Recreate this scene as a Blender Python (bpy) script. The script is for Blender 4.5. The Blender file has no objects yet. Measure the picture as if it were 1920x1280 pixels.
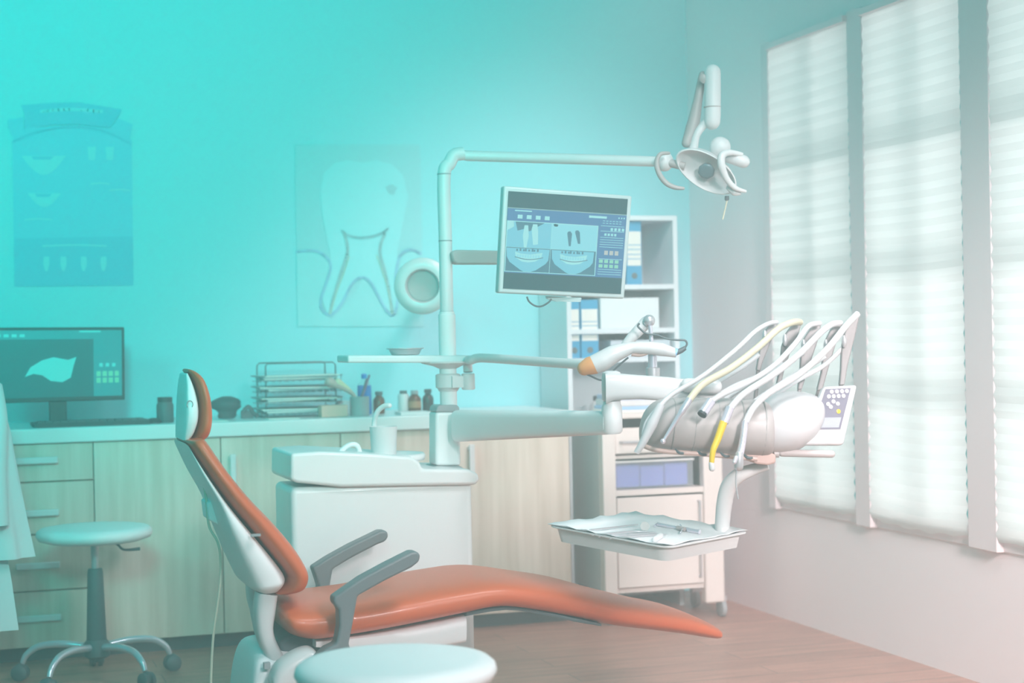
import bpy, math, random
from mathutils import Vector, Matrix, Quaternion

# ------------------------------------------------------------------ camera
FPX = 3200.0
YAW = math.radians(18.0)
ROLL = math.radians(1.15)
PITCH = math.radians(-0.18)
CAMLOC = Vector((0.0, 0.0, 1.15))
_f = Vector((math.sin(YAW) * math.cos(PITCH), math.cos(YAW) * math.cos(PITCH), math.sin(PITCH)))
_r0 = Vector((math.cos(YAW), -math.sin(YAW), 0))
_u0 = _r0.cross(_f)
CR = _r0 * math.cos(ROLL) - _u0 * math.sin(ROLL)
CU = _u0 * math.cos(ROLL) + _r0 * math.sin(ROLL)
CF = _f
HF = Vector((math.sin(YAW), math.cos(YAW), 0))     # horizontal viewing direction
HR = _r0
UZ = Vector((0, 0, 1))

scene = bpy.context.scene
cd = bpy.data.cameras.new('camera')
cam = bpy.data.objects.new('camera', cd)
scene.collection.objects.link(cam)
cam.matrix_world = Matrix(((CR.x, CU.x, -CF.x, CAMLOC.x), (CR.y, CU.y, -CF.y, CAMLOC.y), (CR.z, CU.z, -CF.z, CAMLOC.z), (0, 0, 0, 1)))
cd.sensor_width = 36.0
cd.lens = FPX / 1920.0 * 36.0
cd.clip_start = 0.05
cd.dof.use_dof = True
cd.dof.focus_distance = 4.7
cd.dof.aperture_fstop = 2.8
scene.camera = cam

# ------------------------------------------------------------------ world, lights, exposure
world = bpy.data.worlds.new('world')
scene.world = world
world.use_nodes = True
bg = world.node_tree.nodes['Background']
bg.inputs['Color'].default_value = (0.0, 0.97, 0.97, 1)  # even cyan ambient, added to build up the teal cast
bg.inputs['Strength'].default_value = 0.360

def lamp(name, kind, loc, target, energy, color, **kw):
    d = bpy.data.lights.new(name, kind)
    d.energy = energy
    d.color = color
    for k, v in kw.items():
        setattr(d, k, v)
    o = bpy.data.objects.new(name, d)
    scene.collection.objects.link(o)
    o.location = loc
    o.rotation_euler = (Vector(target) - Vector(loc)).to_track_quat('-Z', 'Y').to_euler()
    return o

# daylight outside the window, then added spots: teal for the colour cast, neutral as fill
lamp('window_daylight','AREA',(4.9,4.9,0.9),(3.0,5.1,1.2),74.7,(1.000,0.959,0.970),shape='RECTANGLE',size=3.6,size_y=2.2)
lamp('teal_wash_side','SPOT',(-1.9,2.6,2.65),(-0.3,7.0,2.25),296.5,(0.000,1.000,0.880),spot_size=math.radians(80),spot_blend=1.0,shadow_soft_size=0.35)  # added teal source tinting the back wall from the side
lamp('teal_wash_front','SPOT',(-0.3,0.2,2.6),(0.5,7.0,2.4),1507.0,(0.000,1.000,0.880),spot_size=math.radians(50),spot_blend=1.0,shadow_soft_size=0.35)  # added teal source above the camera, carries most of the cast
lamp('window_wall_spot','SPOT',(1.6,0.0,2.2),(3.1,4.9,0.5),1663.4,(1.000,0.860,0.860),spot_size=math.radians(32),spot_blend=1.0,shadow_soft_size=0.3)  # added fill for the window wall, no fixture there
lamp('front_downlight','SPOT',(1.8,-0.5,2.7),(2.3,3.2,0.3),752.0,(1.000,0.930,0.960),spot_size=math.radians(56),spot_blend=0.55,shadow_soft_size=0.35)  # added fill for the lower part of the room
lamp('left_downlight','SPOT',(0.4,0.0,2.7),(0.9,3.4,-0.2),120.0,(1.000,0.900,0.920),spot_size=math.radians(50),spot_blend=0.8,shadow_soft_size=0.35)  # added fill for the near stool and lower left
lamp('corner_downlight','SPOT',(2.3,5.0,2.8),(2.4,7.0,0.8),215.0,(1.000,0.780,0.800),spot_size=math.radians(66),spot_blend=1.0,shadow_soft_size=0.3)  # added fill brightening the right end of the back wall
lamp('downlight','SPOT',(1.9,3.2,2.85),(1.7,4.6,0),200.0,(1.000,0.950,0.980),spot_size=math.radians(90),spot_blend=1.0,shadow_soft_size=0.4)  # added fill from above for chair and tray

HAZE_D = 0.06
vs = scene.view_settings
vs.view_transform = 'Standard'
vs.look = 'None'
vs.gamma = 1
vs.exposure = 0.0
vs.use_curve_mapping = False
scene.cycles.use_denoising = True
scene.cycles.max_bounces = 6
scene.cycles.volume_bounces = 1

# ------------------------------------------------------------------ pixel helpers (1920x1280 frame)
def ray(px, py):
    return (CF + CR * ((px - 960) / FPX) - CU * ((py - 640) / FPX))
def P(px, py, Z):                 # at camera depth Z
    return CAMLOC + ray(px, py) * Z
def PY(px, py, Y):                # on the plane y = Y
    d = ray(px, py); return CAMLOC + d * (Y / d.y)
def PX(px, py, X):
    d = ray(px, py); return CAMLOC + d * (X / d.x)
def PF(px, py, z):                # on the plane z
    d = ray(px, py); return CAMLOC + d * ((z - CAMLOC.z) / d.z)

# ------------------------------------------------------------------ materials
MATS = {}
def mat(name, col, rough=0.5, metal=0.0, coat=0.0, emit=None, es=1.0, trans=0.0, alpha=1.0):
    if name in MATS: return MATS[name]
    m = bpy.data.materials.new(name)
    m.use_nodes = True
    b = m.node_tree.nodes['Principled BSDF']
    b.inputs['Base Color'].default_value = (*col, 1)
    b.inputs['Roughness'].default_value = rough
    b.inputs['Metallic'].default_value = metal
    b.inputs['Coat Weight'].default_value = coat
    b.inputs['Transmission Weight'].default_value = trans
    b.inputs['Alpha'].default_value = alpha
    if emit:
        b.inputs['Emission Color'].default_value = (*emit, 1)
        b.inputs['Emission Strength'].default_value = es
    MATS[name] = m
    return m
def nodes(m):
    return m.node_tree.nodes, m.node_tree.links, m.node_tree.nodes['Principled BSDF']

WHITE = mat('white_plastic', (0.68, 0.67, 0.67), 0.35, coat=0.15)
WHITE2 = mat('white_enamel', (0.72, 0.71, 0.71), 0.4)
UNITW = mat('unit_white', (0.86, 0.85, 0.85), 0.35, coat=0.15)
SHELLW = mat('white_shell', (0.90, 0.90, 0.91), 0.4)
OFFW = mat('off_white_panel', (0.78, 0.70, 0.66), 0.5)
GREYP = mat('light_grey_plastic', (0.42, 0.38, 0.37), 0.45)
ARMG = mat('armrest_grey', (0.17, 0.19, 0.20), 0.45)
MIDG = mat('mid_grey', (0.35, 0.37, 0.38), 0.4)
DARK = mat('dark_plastic', (0.035, 0.05, 0.055), 0.5)
DARKG = mat('dark_grey_plastic', (0.10, 0.13, 0.14), 0.5)
CHROME = mat('chrome', (0.74, 0.70, 0.78), 0.25, 0.55)
STEEL = mat('brushed_steel', (0.62, 0.60, 0.62), 0.32, 0.6)
PINKB = mat('pinkish_plastic', (0.60, 0.42, 0.37), 0.4)
YEL = mat('yellow_plastic', (0.85, 0.58, 0.03), 0.35)
ORNG = mat('orange_band', (0.75, 0.33, 0.12), 0.4)
HOSEW = mat('white_hose', (0.60, 0.60, 0.61), 0.5)
HOSEC = mat('cream_hose', (0.60, 0.55, 0.40), 0.5)
BLUE = mat('binder_blue', (0.03, 0.33, 0.55), 0.5)
PAPER = mat('paper', (0.82, 0.80, 0.74), 0.7)
BLUEB = mat('blue_liquid_bottle', (0.01, 0.25, 0.70), 0.3)
AMBER = mat('amber_glass', (0.16, 0.05, 0.02), 0.2)
LILAC = mat('blue_violet_packs', (0.13, 0.17, 0.60), 0.6)
CLEARP = mat('clear_plastic', (0.75, 0.80, 0.85), 0.25, alpha=0.16)
STOOLW = mat('stool_vinyl', (0.90, 0.88, 0.89), 0.4)

# orange leather with gentle mottling
LEATHER = mat('orange_leather', (0.68, 0.125, 0.035), 0.42, coat=0.08)
n, l, b = nodes(LEATHER)
nz = n.new('ShaderNodeTexNoise'); nz.inputs['Scale'].default_value = 260; nz.inputs['Detail'].default_value = 3
bp = n.new('ShaderNodeBump'); bp.inputs['Strength'].default_value = 0.06; bp.inputs['Distance'].default_value = 0.002
l.new(nz.outputs['Fac'], bp.inputs['Height']); l.new(bp.outputs['Normal'], b.inputs['Normal'])

# birch cabinet fronts with vertical grain
WOOD = mat('pale_birch', (0.6, 0.55, 0.45), 0.5)
n, l, b = nodes(WOOD)
tc = n.new('ShaderNodeTexCoord'); mp = n.new('ShaderNodeMapping')
mp.inputs['Scale'].default_value = (14, 14, 0.9)
nz = n.new('ShaderNodeTexNoise'); nz.inputs['Scale'].default_value = 2.2; nz.inputs['Detail'].default_value = 5
cr = n.new('ShaderNodeValToRGB')
cr.color_ramp.elements[0].position = 0.3; cr.color_ramp.elements[0].color = (0.64, 0.51, 0.42, 1)
cr.color_ramp.elements[1].position = 0.7; cr.color_ramp.elements[1].color = (0.82, 0.68, 0.59, 1)
l.new(tc.outputs['Object'], mp.inputs['Vector']); l.new(mp.outputs['Vector'], nz.inputs['Vector'])
l.new(nz.outputs['Fac'], cr.inputs['Fac']); l.new(cr.outputs['Color'], b.inputs['Base Color'])

# wood plank floor
FLOOR = mat('wood_plank_floor', (0.4, 0.25, 0.2), 0.42)
n, l, b = nodes(FLOOR)
tc = n.new('ShaderNodeTexCoord'); mp = n.new('ShaderNodeMapping')
mp.inputs['Rotation'].default_value = (0, 0, 0)
br = n.new('ShaderNodeTexBrick')
br.inputs['Scale'].default_value = 1.0; br.inputs['Brick Width'].default_value = 1.3; br.inputs['Row Height'].default_value = 0.14
br.inputs['Mortar Size'].default_value = 0.002; br.inputs['Color1'].default_value = (0.58, 0.285, 0.22, 1)
br.inputs['Color2'].default_value = (0.50, 0.24, 0.185, 1); br.inputs['Mortar'].default_value = (0.20, 0.12, 0.09, 1)
mp2 = n.new('ShaderNodeMapping'); mp2.inputs['Scale'].default_value = (1.6, 9, 1)
nz = n.new('ShaderNodeTexNoise'); nz.inputs['Scale'].default_value = 2.5; nz.inputs['Detail'].default_value = 6
mx = n.new('ShaderNodeMix'); mx.data_type = 'RGBA'; mx.blend_type = 'MULTIPLY'; mx.inputs[0].default_value = 0.8
cr = n.new('ShaderNodeValToRGB')
cr.color_ramp.elements[0].position = 0.3; cr.color_ramp.elements[0].color = (0.72, 0.70, 0.68, 1)
cr.color_ramp.elements[1].position = 0.7; cr.color_ramp.elements[1].color = (1.15, 1.15, 1.15, 1)
l.new(tc.outputs['Object'], mp.inputs['Vector']); l.new(mp.outputs['Vector'], br.inputs['Vector'])
l.new(tc.outputs['Object'], mp2.inputs['Vector']); l.new(mp2.outputs['Vector'], nz.inputs['Vector'])
l.new(nz.outputs['Fac'], cr.inputs['Fac']); l.new(br.outputs['Color'], mx.inputs[6]); l.new(cr.outputs['Color'], mx.inputs[7])
l.new(mx.outputs[2], b.inputs['Base Color'])

def paint(name, col):
    m = mat(name, col, 0.7)
    n, l, b = nodes(m)
    nz = n.new('ShaderNodeTexNoise'); nz.inputs['Scale'].default_value = 180
    bp = n.new('ShaderNodeBump'); bp.inputs['Strength'].default_value = 0.03
    l.new(nz.outputs['Fac'], bp.inputs['Height']); l.new(bp.outputs['Normal'], b.inputs['Normal'])
    return m
WALLB = paint('pale_aqua_wall_paint', (0.33, 0.72, 0.77))
WALLR = paint('white_wall_paint', (0.88, 0.76, 0.77))
CEIL = paint('ceiling_paint', (0.8, 0.8, 0.8))
FRAMEW = mat('window_frame_paint', (0.76, 0.65, 0.66), 0.45)
COUNTER = mat('white_worktop', (0.80, 0.82, 0.82), 0.3)
KICK = mat('dark_plinth', (0.07, 0.09, 0.10), 0.5)

# translucent pleated fabric
BLIND = bpy.data.materials.new('pleated_blind_fabric'); BLIND.use_nodes = True
n, l = BLIND.node_tree.nodes, BLIND.node_tree.links
n.remove(n['Principled BSDF'])
df = n.new('ShaderNodeBsdfDiffuse'); df.inputs['Color'].default_value = (0.85, 0.84, 0.82, 1)
tr = n.new('ShaderNodeBsdfTranslucent'); tr.inputs['Color'].default_value = (0.92, 0.90, 0.87, 1)
ms = n.new('ShaderNodeMixShader'); ms.inputs[0].default_value = 0.75
l.new(df.outputs[0], ms.inputs[1]); l.new(tr.outputs[0], ms.inputs[2]); l.new(ms.outputs[0], n['Material Output'].inputs['Surface'])
GLASS = mat('window_glass', (1, 1, 1), 0.02, trans=1.0)
GLASS.node_tree.nodes['Principled BSDF'].inputs['IOR'].default_value = 1.05

# ------------------------------------------------------------------ mesh builder
class MB:
    def __init__(s): s.v = []; s.f = []; s.m = []; s.mats = []
    def mi(s, m):
        if m not in s.mats: s.mats.append(m)
        return s.mats.index(m)
    def add(s, vs_, fs, m):
        o = len(s.v); k = s.mi(m)
        s.v += [Vector(p) for p in vs_]
        s.f += [tuple(i + o for i in f) for f in fs]; s.m += [k] * len(fs)
        return s
    def hexa(s, c, m):            # 8 corners: bottom 4 ccw, top 4 ccw
        return s.add(c, [(3, 2, 1, 0), (4, 5, 6, 7), (0, 1, 5, 4), (1, 2, 6, 5), (2, 3, 7, 6), (3, 0, 4, 7)], m)
    def box(s, x0, x1, y0, y1, z0, z1, m, fr=None):
        c = [(x0, y0, z0), (x1, y0, z0), (x1, y1, z0), (x0, y1, z0), (x0, y0, z1), (x1, y0, z1), (x1, y1, z1), (x0, y1, z1)]
        if fr: c = [fr(*p) for p in c]
        return s.hexa(c, m)
    def loft(s, rings, m, cap=True):
        n = len(rings[0]); vv = [p for r in rings for p in r]; ff = []
        for i in range(len(rings) - 1):
            for j in range(n):
                a = i * n + j; b_ = i * n + (j + 1) % n
                ff.append((a, b_, b_ + n, a + n))
        if cap:
            ff.append(tuple(reversed(range(n)))); ff.append(tuple(range((len(rings) - 1) * n, len(rings) * n)))
        return s.add(vv, ff, m)
    def tube(s, pts, r, m, n=12, smooth=True, round_end=False, flat=1.0):
        pts = [Vector(p) for p in pts]
        if not hasattr(r, '__len__'): r = [r] * len(pts)
        r = list(r)
        if smooth and len(pts) > 2: pts, r = crv(pts, r, 8)
        if round_end:
            d0 = (pts[0] - pts[1]).normalized(); d1 = (pts[-1] - pts[-2]).normalized()
            a, ra = [], []
            for t in (75, 50, 25):
                t_ = math.radians(t); a.append(pts[0] + d0 * r[0] * math.sin(t_)); ra.append(r[0] * math.cos(t_))
            e, re_ = [], []
            for t in (25, 50, 75):
                t_ = math.radians(t); e.append(pts[-1] + d1 * r[-1] * math.sin(t_)); re_.append(r[-1] * math.cos(t_))
            pts = a + pts + e; r = ra + r + re_
        t = (pts[1] - pts[0]).normalized()
        ref = UZ if abs(t.z) < 0.9 else Vector((1, 0, 0))
        nx = t.cross(ref).normalized()
        rings = []
        for i, p in enumerate(pts):
            if i == 0: tt = (pts[1] - pts[0])
            elif i == len(pts) - 1: tt = pts[-1] - pts[-2]
            else: tt = pts[i + 1] - pts[i - 1]
            tt.normalize()
            nx = (nx - tt * nx.dot(tt)).normalized(); ny = tt.cross(nx)
            rings.append([p + (nx * math.cos(a) * flat + ny * math.sin(a)) * r[i] for a in [2 * math.pi * k / n for k in range(n)]])
        return s.loft(rings, m)
    def lathe(s, base, axis, prof, m, n=32, ex=1.0, xdir=None):
        axis = Vector(axis).normalized(); base = Vector(base)
        nx = (Vector(xdir) if xdir else axis.cross(Vector((0.31, 0.9, 0.2)))); nx = (nx - axis * nx.dot(axis)).normalized(); ny = axis.cross(nx)
        rings = [[base + axis * h + (nx * math.cos(a) * ex + ny * math.sin(a)) * max(r, 1e-4) for a in [2 * math.pi * k / n for k in range(n)]] for r, h in prof]
        return s.loft(rings, m)
    def prism(s, pts, vec, m):
        pts = [Vector(p) for p in pts]; vec = Vector(vec); n = len(pts)
        ff = [tuple(range(n)), tuple(reversed(range(n, 2 * n)))] + [(j, j + n, (j + 1) % n + n, (j + 1) % n) for j in range(n)]
        return s.add(pts + [p + vec for p in pts], ff, m)
    def ball(s, c, r, m, n=20, sc=(1, 1, 1)):
        rings = []
        for i in range(1, 12):
            t = math.pi * i / 12
            rings.append([Vector(c) + Vector((math.sin(t) * math.cos(a) * sc[0], math.sin(t) * math.sin(a) * sc[1], -math.cos(t) * sc[2])) * r for a in [2 * math.pi * k / n for k in range(n)]])
        return s.loft(rings, m)
    def ribbon(s, st, m, ex=3.2, n=36):     # st: (A, B, y0, y1) A,B near side points
        rings = []
        for A, B, y0, y1 in st:
            A = Vector(A); B = Vector(B)
            c = (A + B) / 2; c.y = (y0 + y1) / 2
            h = (A - B) / 2; h.y = 0; w = (y1 - y0) / 2
            ring = []
            for k in range(n):
                a = 2 * math.pi * k / n; ca, sa = math.cos(a), math.sin(a)
                u = math.copysign(abs(ca) ** (2 / ex), ca); v_ = math.copysign(abs(sa) ** (2 / ex), sa)
                ring.append(c + h * v_ + Vector((0, w * u, 0)))
            rings.append(ring)
        return s.loft(rings, m)

def crv(pts, r, k):
    P_, R_ = [], []
    n = len(pts)
    for i in range(n - 1):
        p0 = pts[max(i - 1, 0)]; p1 = pts[i]; p2 = pts[i + 1]; p3 = pts[min(i + 2, n - 1)]
        for j in range(k):
            t = j / k
            P_.append(0.5 * ((2 * p1) + (p2 - p0) * t + (2 * p0 - 5 * p1 + 4 * p2 - p3) * t * t + (3 * p1 - p0 - 3 * p2 + p3) * t ** 3))
            R_.append(r[i] * (1 - t) + r[i + 1] * t)
    P_.append(pts[-1]); R_.append(r[-1])
    return P_, R_
def dense(st, k=5):                          # smooth ribbon stations
    A, _ = crv([Vector(q[0]) for q in st], [0] * len(st), k)
    B, _ = crv([Vector(q[1]) for q in st], [0] * len(st), k)
    Y0, _ = crv([Vector((q[2], q[3], 0)) for q in st], [0] * len(st), k)
    return [(a, b_, y.x, y.y) for a, b_, y in zip(A, B, Y0)]

col = scene.collection
def root_loc(o):
    p = Vector((0, 0, 0))
    while o is not None:
        p += Vector(o.location); o = o.parent
    return p
def part(name, mb, parent=None, bevel=0, label=None, sharp=40, kind=None, base=None, seg=3, sub=0):
    me = bpy.data.meshes.new(name)
    off = root_loc(parent) if parent else Vector(base) if base is not None else Vector((0, 0, 0))
    me.from_pydata([v - off for v in mb.v], [], mb.f)
    for m in mb.mats: me.materials.append(m)
    me.polygons.foreach_set('material_index', mb.m)
    me.polygons.foreach_set('use_smooth', [True] * len(mb.f))
    me.validate(); me.update()
    import bmesh
    bm = bmesh.new(); bm.from_mesh(me); bmesh.ops.recalc_face_normals(bm, faces=bm.faces); bm.to_mesh(me); bm.free()
    me.set_sharp_from_angle(angle=math.radians(sharp))
    o = bpy.data.objects.new(name, me); col.objects.link(o)
    if parent: o.parent = parent
    elif base is not None: o.location = off
    if bevel:
        md = o.modifiers.new('bevel', 'BEVEL'); md.width = bevel; md.segments = seg; md.limit_method = 'ANGLE'; md.angle_limit = math.radians(35)
    if sub:
        md = o.modifiers.new('sub', 'SUBSURF'); md.levels = sub; md.render_levels = sub
    if label: o['label'] = label
    if kind: o['kind'] = kind
    return o
def tag(o, label, cat, group=None):
    o['label'] = label; o['category'] = cat
    if group: o['group'] = group
    return o
def thing(name, label, cat, loc, group=None):
    o = bpy.data.objects.new(name, None); col.objects.link(o)
    o.location = loc; o.empty_display_size = 0.05
    return tag(o, label, cat, group)
def copy_tree(o, parent=None):
    c = o.copy(); col.objects.link(c)
    if parent: c.parent = parent
    for ch in list(o.children): copy_tree(ch, c)
    return c
def zframe(quad):                            # quad TL,TR,BR,BL world points -> fr(u,v,w): u right 0..1, v up 0..1, w metres toward viewer
    TL, TR, BR, BL = quad
    nrm = (TR - BL).cross(TL - BR).normalized()
    if nrm.dot(CF) > 0: nrm = -nrm
    def fr(u, v, w=0.0):
        return (BL * (1 - u) + BR * u) * (1 - v) + (TL * (1 - u) + TR * u) * v + nrm * w
    fr.n = nrm
    return fr

# ================================================================== SETTING
YB = 7.0; XR = 3.12
m_ = MB().box(-4.5, XR + 0.2, -1.0, YB + 0.2, -0.1, 0, FLOOR); part('floor', m_, kind='structure')
m_ = MB().box(-4.5, XR + 0.15, YB, YB + 0.15, 0, 2.9, WALLB); part('wall_back', m_, kind='structure')
# right wall with window opening
WY0, WY1, WZ0, WZ1 = 3.30, 6.20, 0.44, 2.30
m_ = MB()
m_.box(XR, XR + 0.15, -1.0, YB, 0, WZ0, WALLR).box(XR, XR + 0.15, -1.0, YB, WZ1, 2.9, WALLR)
m_.box(XR, XR + 0.15, -1.0, WY0, WZ0, WZ1, WALLR).box(XR, XR + 0.15, WY1, YB, WZ0, WZ1, WALLR)
part('wall_right', m_, kind='structure')
# window joinery
posts = [(5.40, 5.505), (4.62, 4.78), (3.30, 3.36), (6.14, 6.20)]
bays = [(5.505, 6.14), (4.78, 5.40), (3.36, 4.62)]
w_ = MB()
for a, b_ in posts: w_.box(XR - 0.035, XR + 0.12, a, b_, WZ0, WZ1, FRAMEW)
w_.box(XR - 0.01, XR + 0.12, WY0, WY1, WZ0, WZ0 + 0.06, FRAMEW).box(XR - 0.01, XR + 0.12, WY0, WY1, WZ1 - 0.05, WZ1, FRAMEW)
part('window_1', w_, bevel=0.004, kind='structure')
for i, (a, b_) in enumerate(bays):
    g = MB().box(XR + 0.10, XR + 0.104, a, b_, WZ0 + 0.06, WZ1 - 0.05, GLASS)
    mm = MB(); c = (a + b_) / 2
    nm = 1 if i < 2 else 2
    for k in range(nm):
        c = a + (b_ - a) * (k + 1) / (nm + 1)
        mm.box(XR + 0.035, XR + 0.075, c - 0.013, c + 0.013, WZ0 + 0.06, WZ1 - 0.05, FRAMEW)
    zb1_, zb2_ = PX(1643, 281, XR).z, PX(1643, 508, XR).z
    for z in (zb1_, zb2_, 2 * zb2_ - zb1_): mm.box(XR + 0.035, XR + 0.075, a, b_, z - 0.012, z + 0.012, FRAMEW)
    part('window_%d_bars' % (i + 1), mm, kind='structure').name = 'trim_%d' % (i + 1)
    part('window_%d' % (i + 2), g, kind='structure')
# pleated blinds
blabels = ['white pleated blind on the left bay of the window, nearest the room corner',
           'white pleated blind on the middle bay of the window, beside the keypad',
           'white pleated blind on the right bay of the window, cut by the photo edge']
bspan = [(5.507, 6.138), (4.782, 5.398), (3.362, 4.618)]
for i, (a, b_) in enumerate(bspan):
    random.seed(i)
    v, f = [], []
    zt, zb = WZ1 - 0.03, 0.475
    nz_ = 37; ny_ = 14
    for k in range(nz_ * 2 + 1):
        t = k / (nz_ * 2)
        z = zt + (zb - zt) * t
        x = XR - 0.03 + (-0.008 if k % 2 else 0.0)
        amp = 0.35 + 0.65 * t
        for j in range(ny_ + 1):
            yy = a + (b_ - a) * j / ny_
            edge = 0.003 * (1 if k % 2 else -1) * (1 if j == ny_ else 0)
            sag = -0.018 * math.sin(math.pi * j / ny_) * t if i == 1 else -0.008 * math.sin(math.pi * j / ny_) * t
            if k == nz_ * 2: sag += 0.006 * math.sin(j * 1.9 + i)
            v.append((XR - 0.03 + (x - XR + 0.03) * amp, yy + edge, z + sag * 0.7))
    W = ny_ + 1
    for k in range(nz_ * 2):
        for j in range(ny_): f.append((k * W + j, k * W + j + 1, (k + 1) * W + j + 1, (k + 1) * W + j))
    mm = MB().add(v, f, BLIND)
    root = thing('pleated_blind', blabels[i], 'blind', (XR - 0.03, (a + b_) / 2, zb), 'pleated blinds on the window')
    o = part('blind_fabric', mm, root, sharp=5)
    hb = MB().box(XR - 0.05, XR - 0.012, a, b_, WZ1 - 0.035, WZ1 - 0.012, FRAMEW)
    part('head_rail', hb, root)

# ---- faint haze volume added for the pale veil and teal cast
HAZE = bpy.data.materials.new('room_haze'); HAZE.use_nodes = True
n, l = HAZE.node_tree.nodes, HAZE.node_tree.links
n.remove(n['Principled BSDF'])
sc_ = n.new('ShaderNodeVolumeScatter'); sc_.inputs['Color'].default_value = (0.99, 0.99, 0.99, 1); sc_.inputs['Density'].default_value = HAZE_D; sc_.inputs['Anisotropy'].default_value = 0.0
l.new(sc_.outputs[0], n['Material Output'].inputs['Volume'])
hz_ = part('room_haze', MB().box(-4.4, XR - 0.06, -0.9, YB - 0.01, 0.002, 2.89, HAZE), kind='stuff')
tag(hz_, 'thin bright haze filling the air of the room', 'haze')

# ================================================================== POSTERS on the back wall
PB = mat('poster_blue', (0.20, 0.60, 0.74), 0.6); PBD = mat('poster_navy', (0.15, 0.53, 0.68), 0.6); PLT = mat('poster_print', (0.35, 0.70, 0.76), 0.6)
PDK = mat('poster_red_brown', (0.14, 0.12, 0.10), 0.6)
def wallpt(px, py, dy=0.0): return PY(px, py, YB - 0.004 - dy)
def wpoly(mb, pts, m, d=0.0, th=0.002):
    mb.prism([wallpt(x, y, d) for x, y in pts], (0, th, 0), m)
def wline(mb, pts, w, m, d=0.002, k=6):
    pp, _ = crv([Vector((x, y, 0)) for x, y in pts], [0] * len(pts), k)
    for i in range(len(pp) - 1):
        a, b_ = pp[i], pp[i + 1]; t = (b_ - a)
        if t.length < 1e-6: continue
        t.normalize(); nn = Vector((-t.y, t.x, 0)) * w / 2; e = t * w * 0.15
        wpoly(mb, [(q.x, q.y) for q in (a - e + nn, b_ + e + nn, b_ + e - nn, a - e - nn)], m, d, 0.001)
b0 = wallpt(135, 540)
po = thing('infographic_poster', 'teal blue infographic poster with a curved ribbon banner on the back wall at far left', 'poster', b0)
sh = MB()
wpoly(sh, [(23, 262), (60, 250), (110, 241), (150, 239), (200, 243), (247, 262), (250, 535), (27, 537)], PB)
wpoly(sh, [(26, 447), (249, 443), (250, 535), (27, 537)], PBD, 0.001, 0.001)
part('poster_sheet', sh, po)
rb = MB()
wpoly(rb, [(40, 197), (90, 193), (150, 192), (228, 205), (222, 218), (205, 240), (150, 233), (100, 234), (45, 241), (46, 215)], PBD, 0.003, 0.001)
wpoly(rb, [(14, 224), (44, 219), (44, 240), (100, 236), (150, 234), (205, 241), (222, 222), (249, 233), (243, 262), (200, 246), (150, 240), (100, 241), (26, 262), (15, 238)], PB, 0.002, 0.001)
part('ribbon_banner', rb, po)
def icon(fn, name='printed_icon'):
    ic = MB(); fn(ic); part(name, ic, po)
icon(lambda ic: wline(ic, [(76, 209), (130, 205), (192, 209)], 6, PLT, 0.004), 'printed_title')
def bowl_icon(x, y, w, h):
    def f(ic):
        wpoly(ic, [(x - w, y)] + [(x - w + 2 * w * t / 10, y + h * 2 * math.sin(math.pi * t / 10)) for t in range(1, 10)] + [(x + w, y)], PLT, 0.003, 0.001)
        wpoly(ic, [(x - w * .55, y + 1), (x + w * .45, y + 1), (x + w * .3, y + 7), (x - w * .45, y + 7)], PBD, 0.004, 0.001)
    icon(f)
bowl_icon(82, 292, 42, 18); bowl_icon(83, 362, 32, 13)
for x in (87, 119, 157, 194):
    icon(lambda ic: wpoly(ic, [(x - 5, 481), (x + 5, 481), (x + 6, 495), (x + 2, 508), (x - 2, 508), (x - 6, 495)], PLT, 0.003, 0.001))
for x0, x1, y in [(46, 98, 412), (80, 200, 461), (205, 243, 357), (170, 205, 345)]:
    icon(lambda ic: wline(ic, [(x0, y), ((x0 + x1) / 2, y - 2), (x1, y)], 3, PLT, 0.003, 2), 'printed_line')
for x in (172, 206): icon(lambda ic: wpoly(ic, [(x - 8, 275), (x + 8, 275), (x + 6, 300), (x - 6, 300)], PLT, 0.003, 0.001))
icon(lambda ic: wline(ic, [(23, 266), (70, 247), (125, 238), (190, 244), (246, 270)], 3, PBD, 0.0045), 'printed_line')

TPB = mat('tooth_poster_ground', (0.36, 0.66, 0.70), 0.6); TPL = mat('tooth_poster_tooth', (0.38, 0.75, 0.79), 0.6)
TPD = mat('tooth_poster_shade', (0.30, 0.56, 0.60), 0.6); TPR = mat('tooth_poster_canal', (0.36, 0.55, 0.56), 0.6); TPV = mat('tooth_poster_violet', (0.32, 0.58, 0.74), 0.6)
PYL = mat('tooth_poster_nerve', (0.46, 0.62, 0.52), 0.6)
GUM = mat('tooth_poster_gum', (0.36, 0.71, 0.74), 0.6)
po = thing('tooth_poster', 'poster of a molar tooth cross section with two roots on the back wall', 'poster', wallpt(675, 613))
sh = MB(); wpoly(sh, [(553, 271), (787, 271), (795, 612), (558, 612)], TPB); part('poster_sheet', sh, po)
g = MB()
wpoly(g, [(556, 468), (590, 466), (620, 490), (610, 540), (598, 580), (620, 600), (660, 560), (680, 522), (700, 545), (722, 590), (745, 592), (748, 520), (752, 480), (775, 470), (790, 480), (795, 612), (558, 612)], GUM, 0.0015, 0.001)
part('printed_gum', g, po)
t = MB()
crown = [(603, 400), (600, 360), (608, 325), (628, 305), (655, 300), (680, 305), (705, 300), (735, 308), (757, 330), (765, 370), (755, 420), (745, 470), (744, 520), (748, 560), (738, 592), (722, 585), (706, 550), (690, 525), (676, 520), (662, 530), (648, 560), (628, 590), (614, 588), (604, 560), (612, 520), (620, 480), (612, 440)]
wpoly(t, crown, TPL, 0.003, 0.001)
wline(t, [(556, 472), (590, 470), (612, 482), (620, 500), (612, 530), (602, 560), (604, 580), (620, 590), (640, 570), (660, 532), (678, 520), (694, 528), (708, 552), (725, 582), (738, 590), (746, 560), (742, 520), (750, 480), (770, 468), (790, 476)], 5, TPV, 0.0045)
part('printed_tooth', t, po)
c_ = MB()
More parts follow.
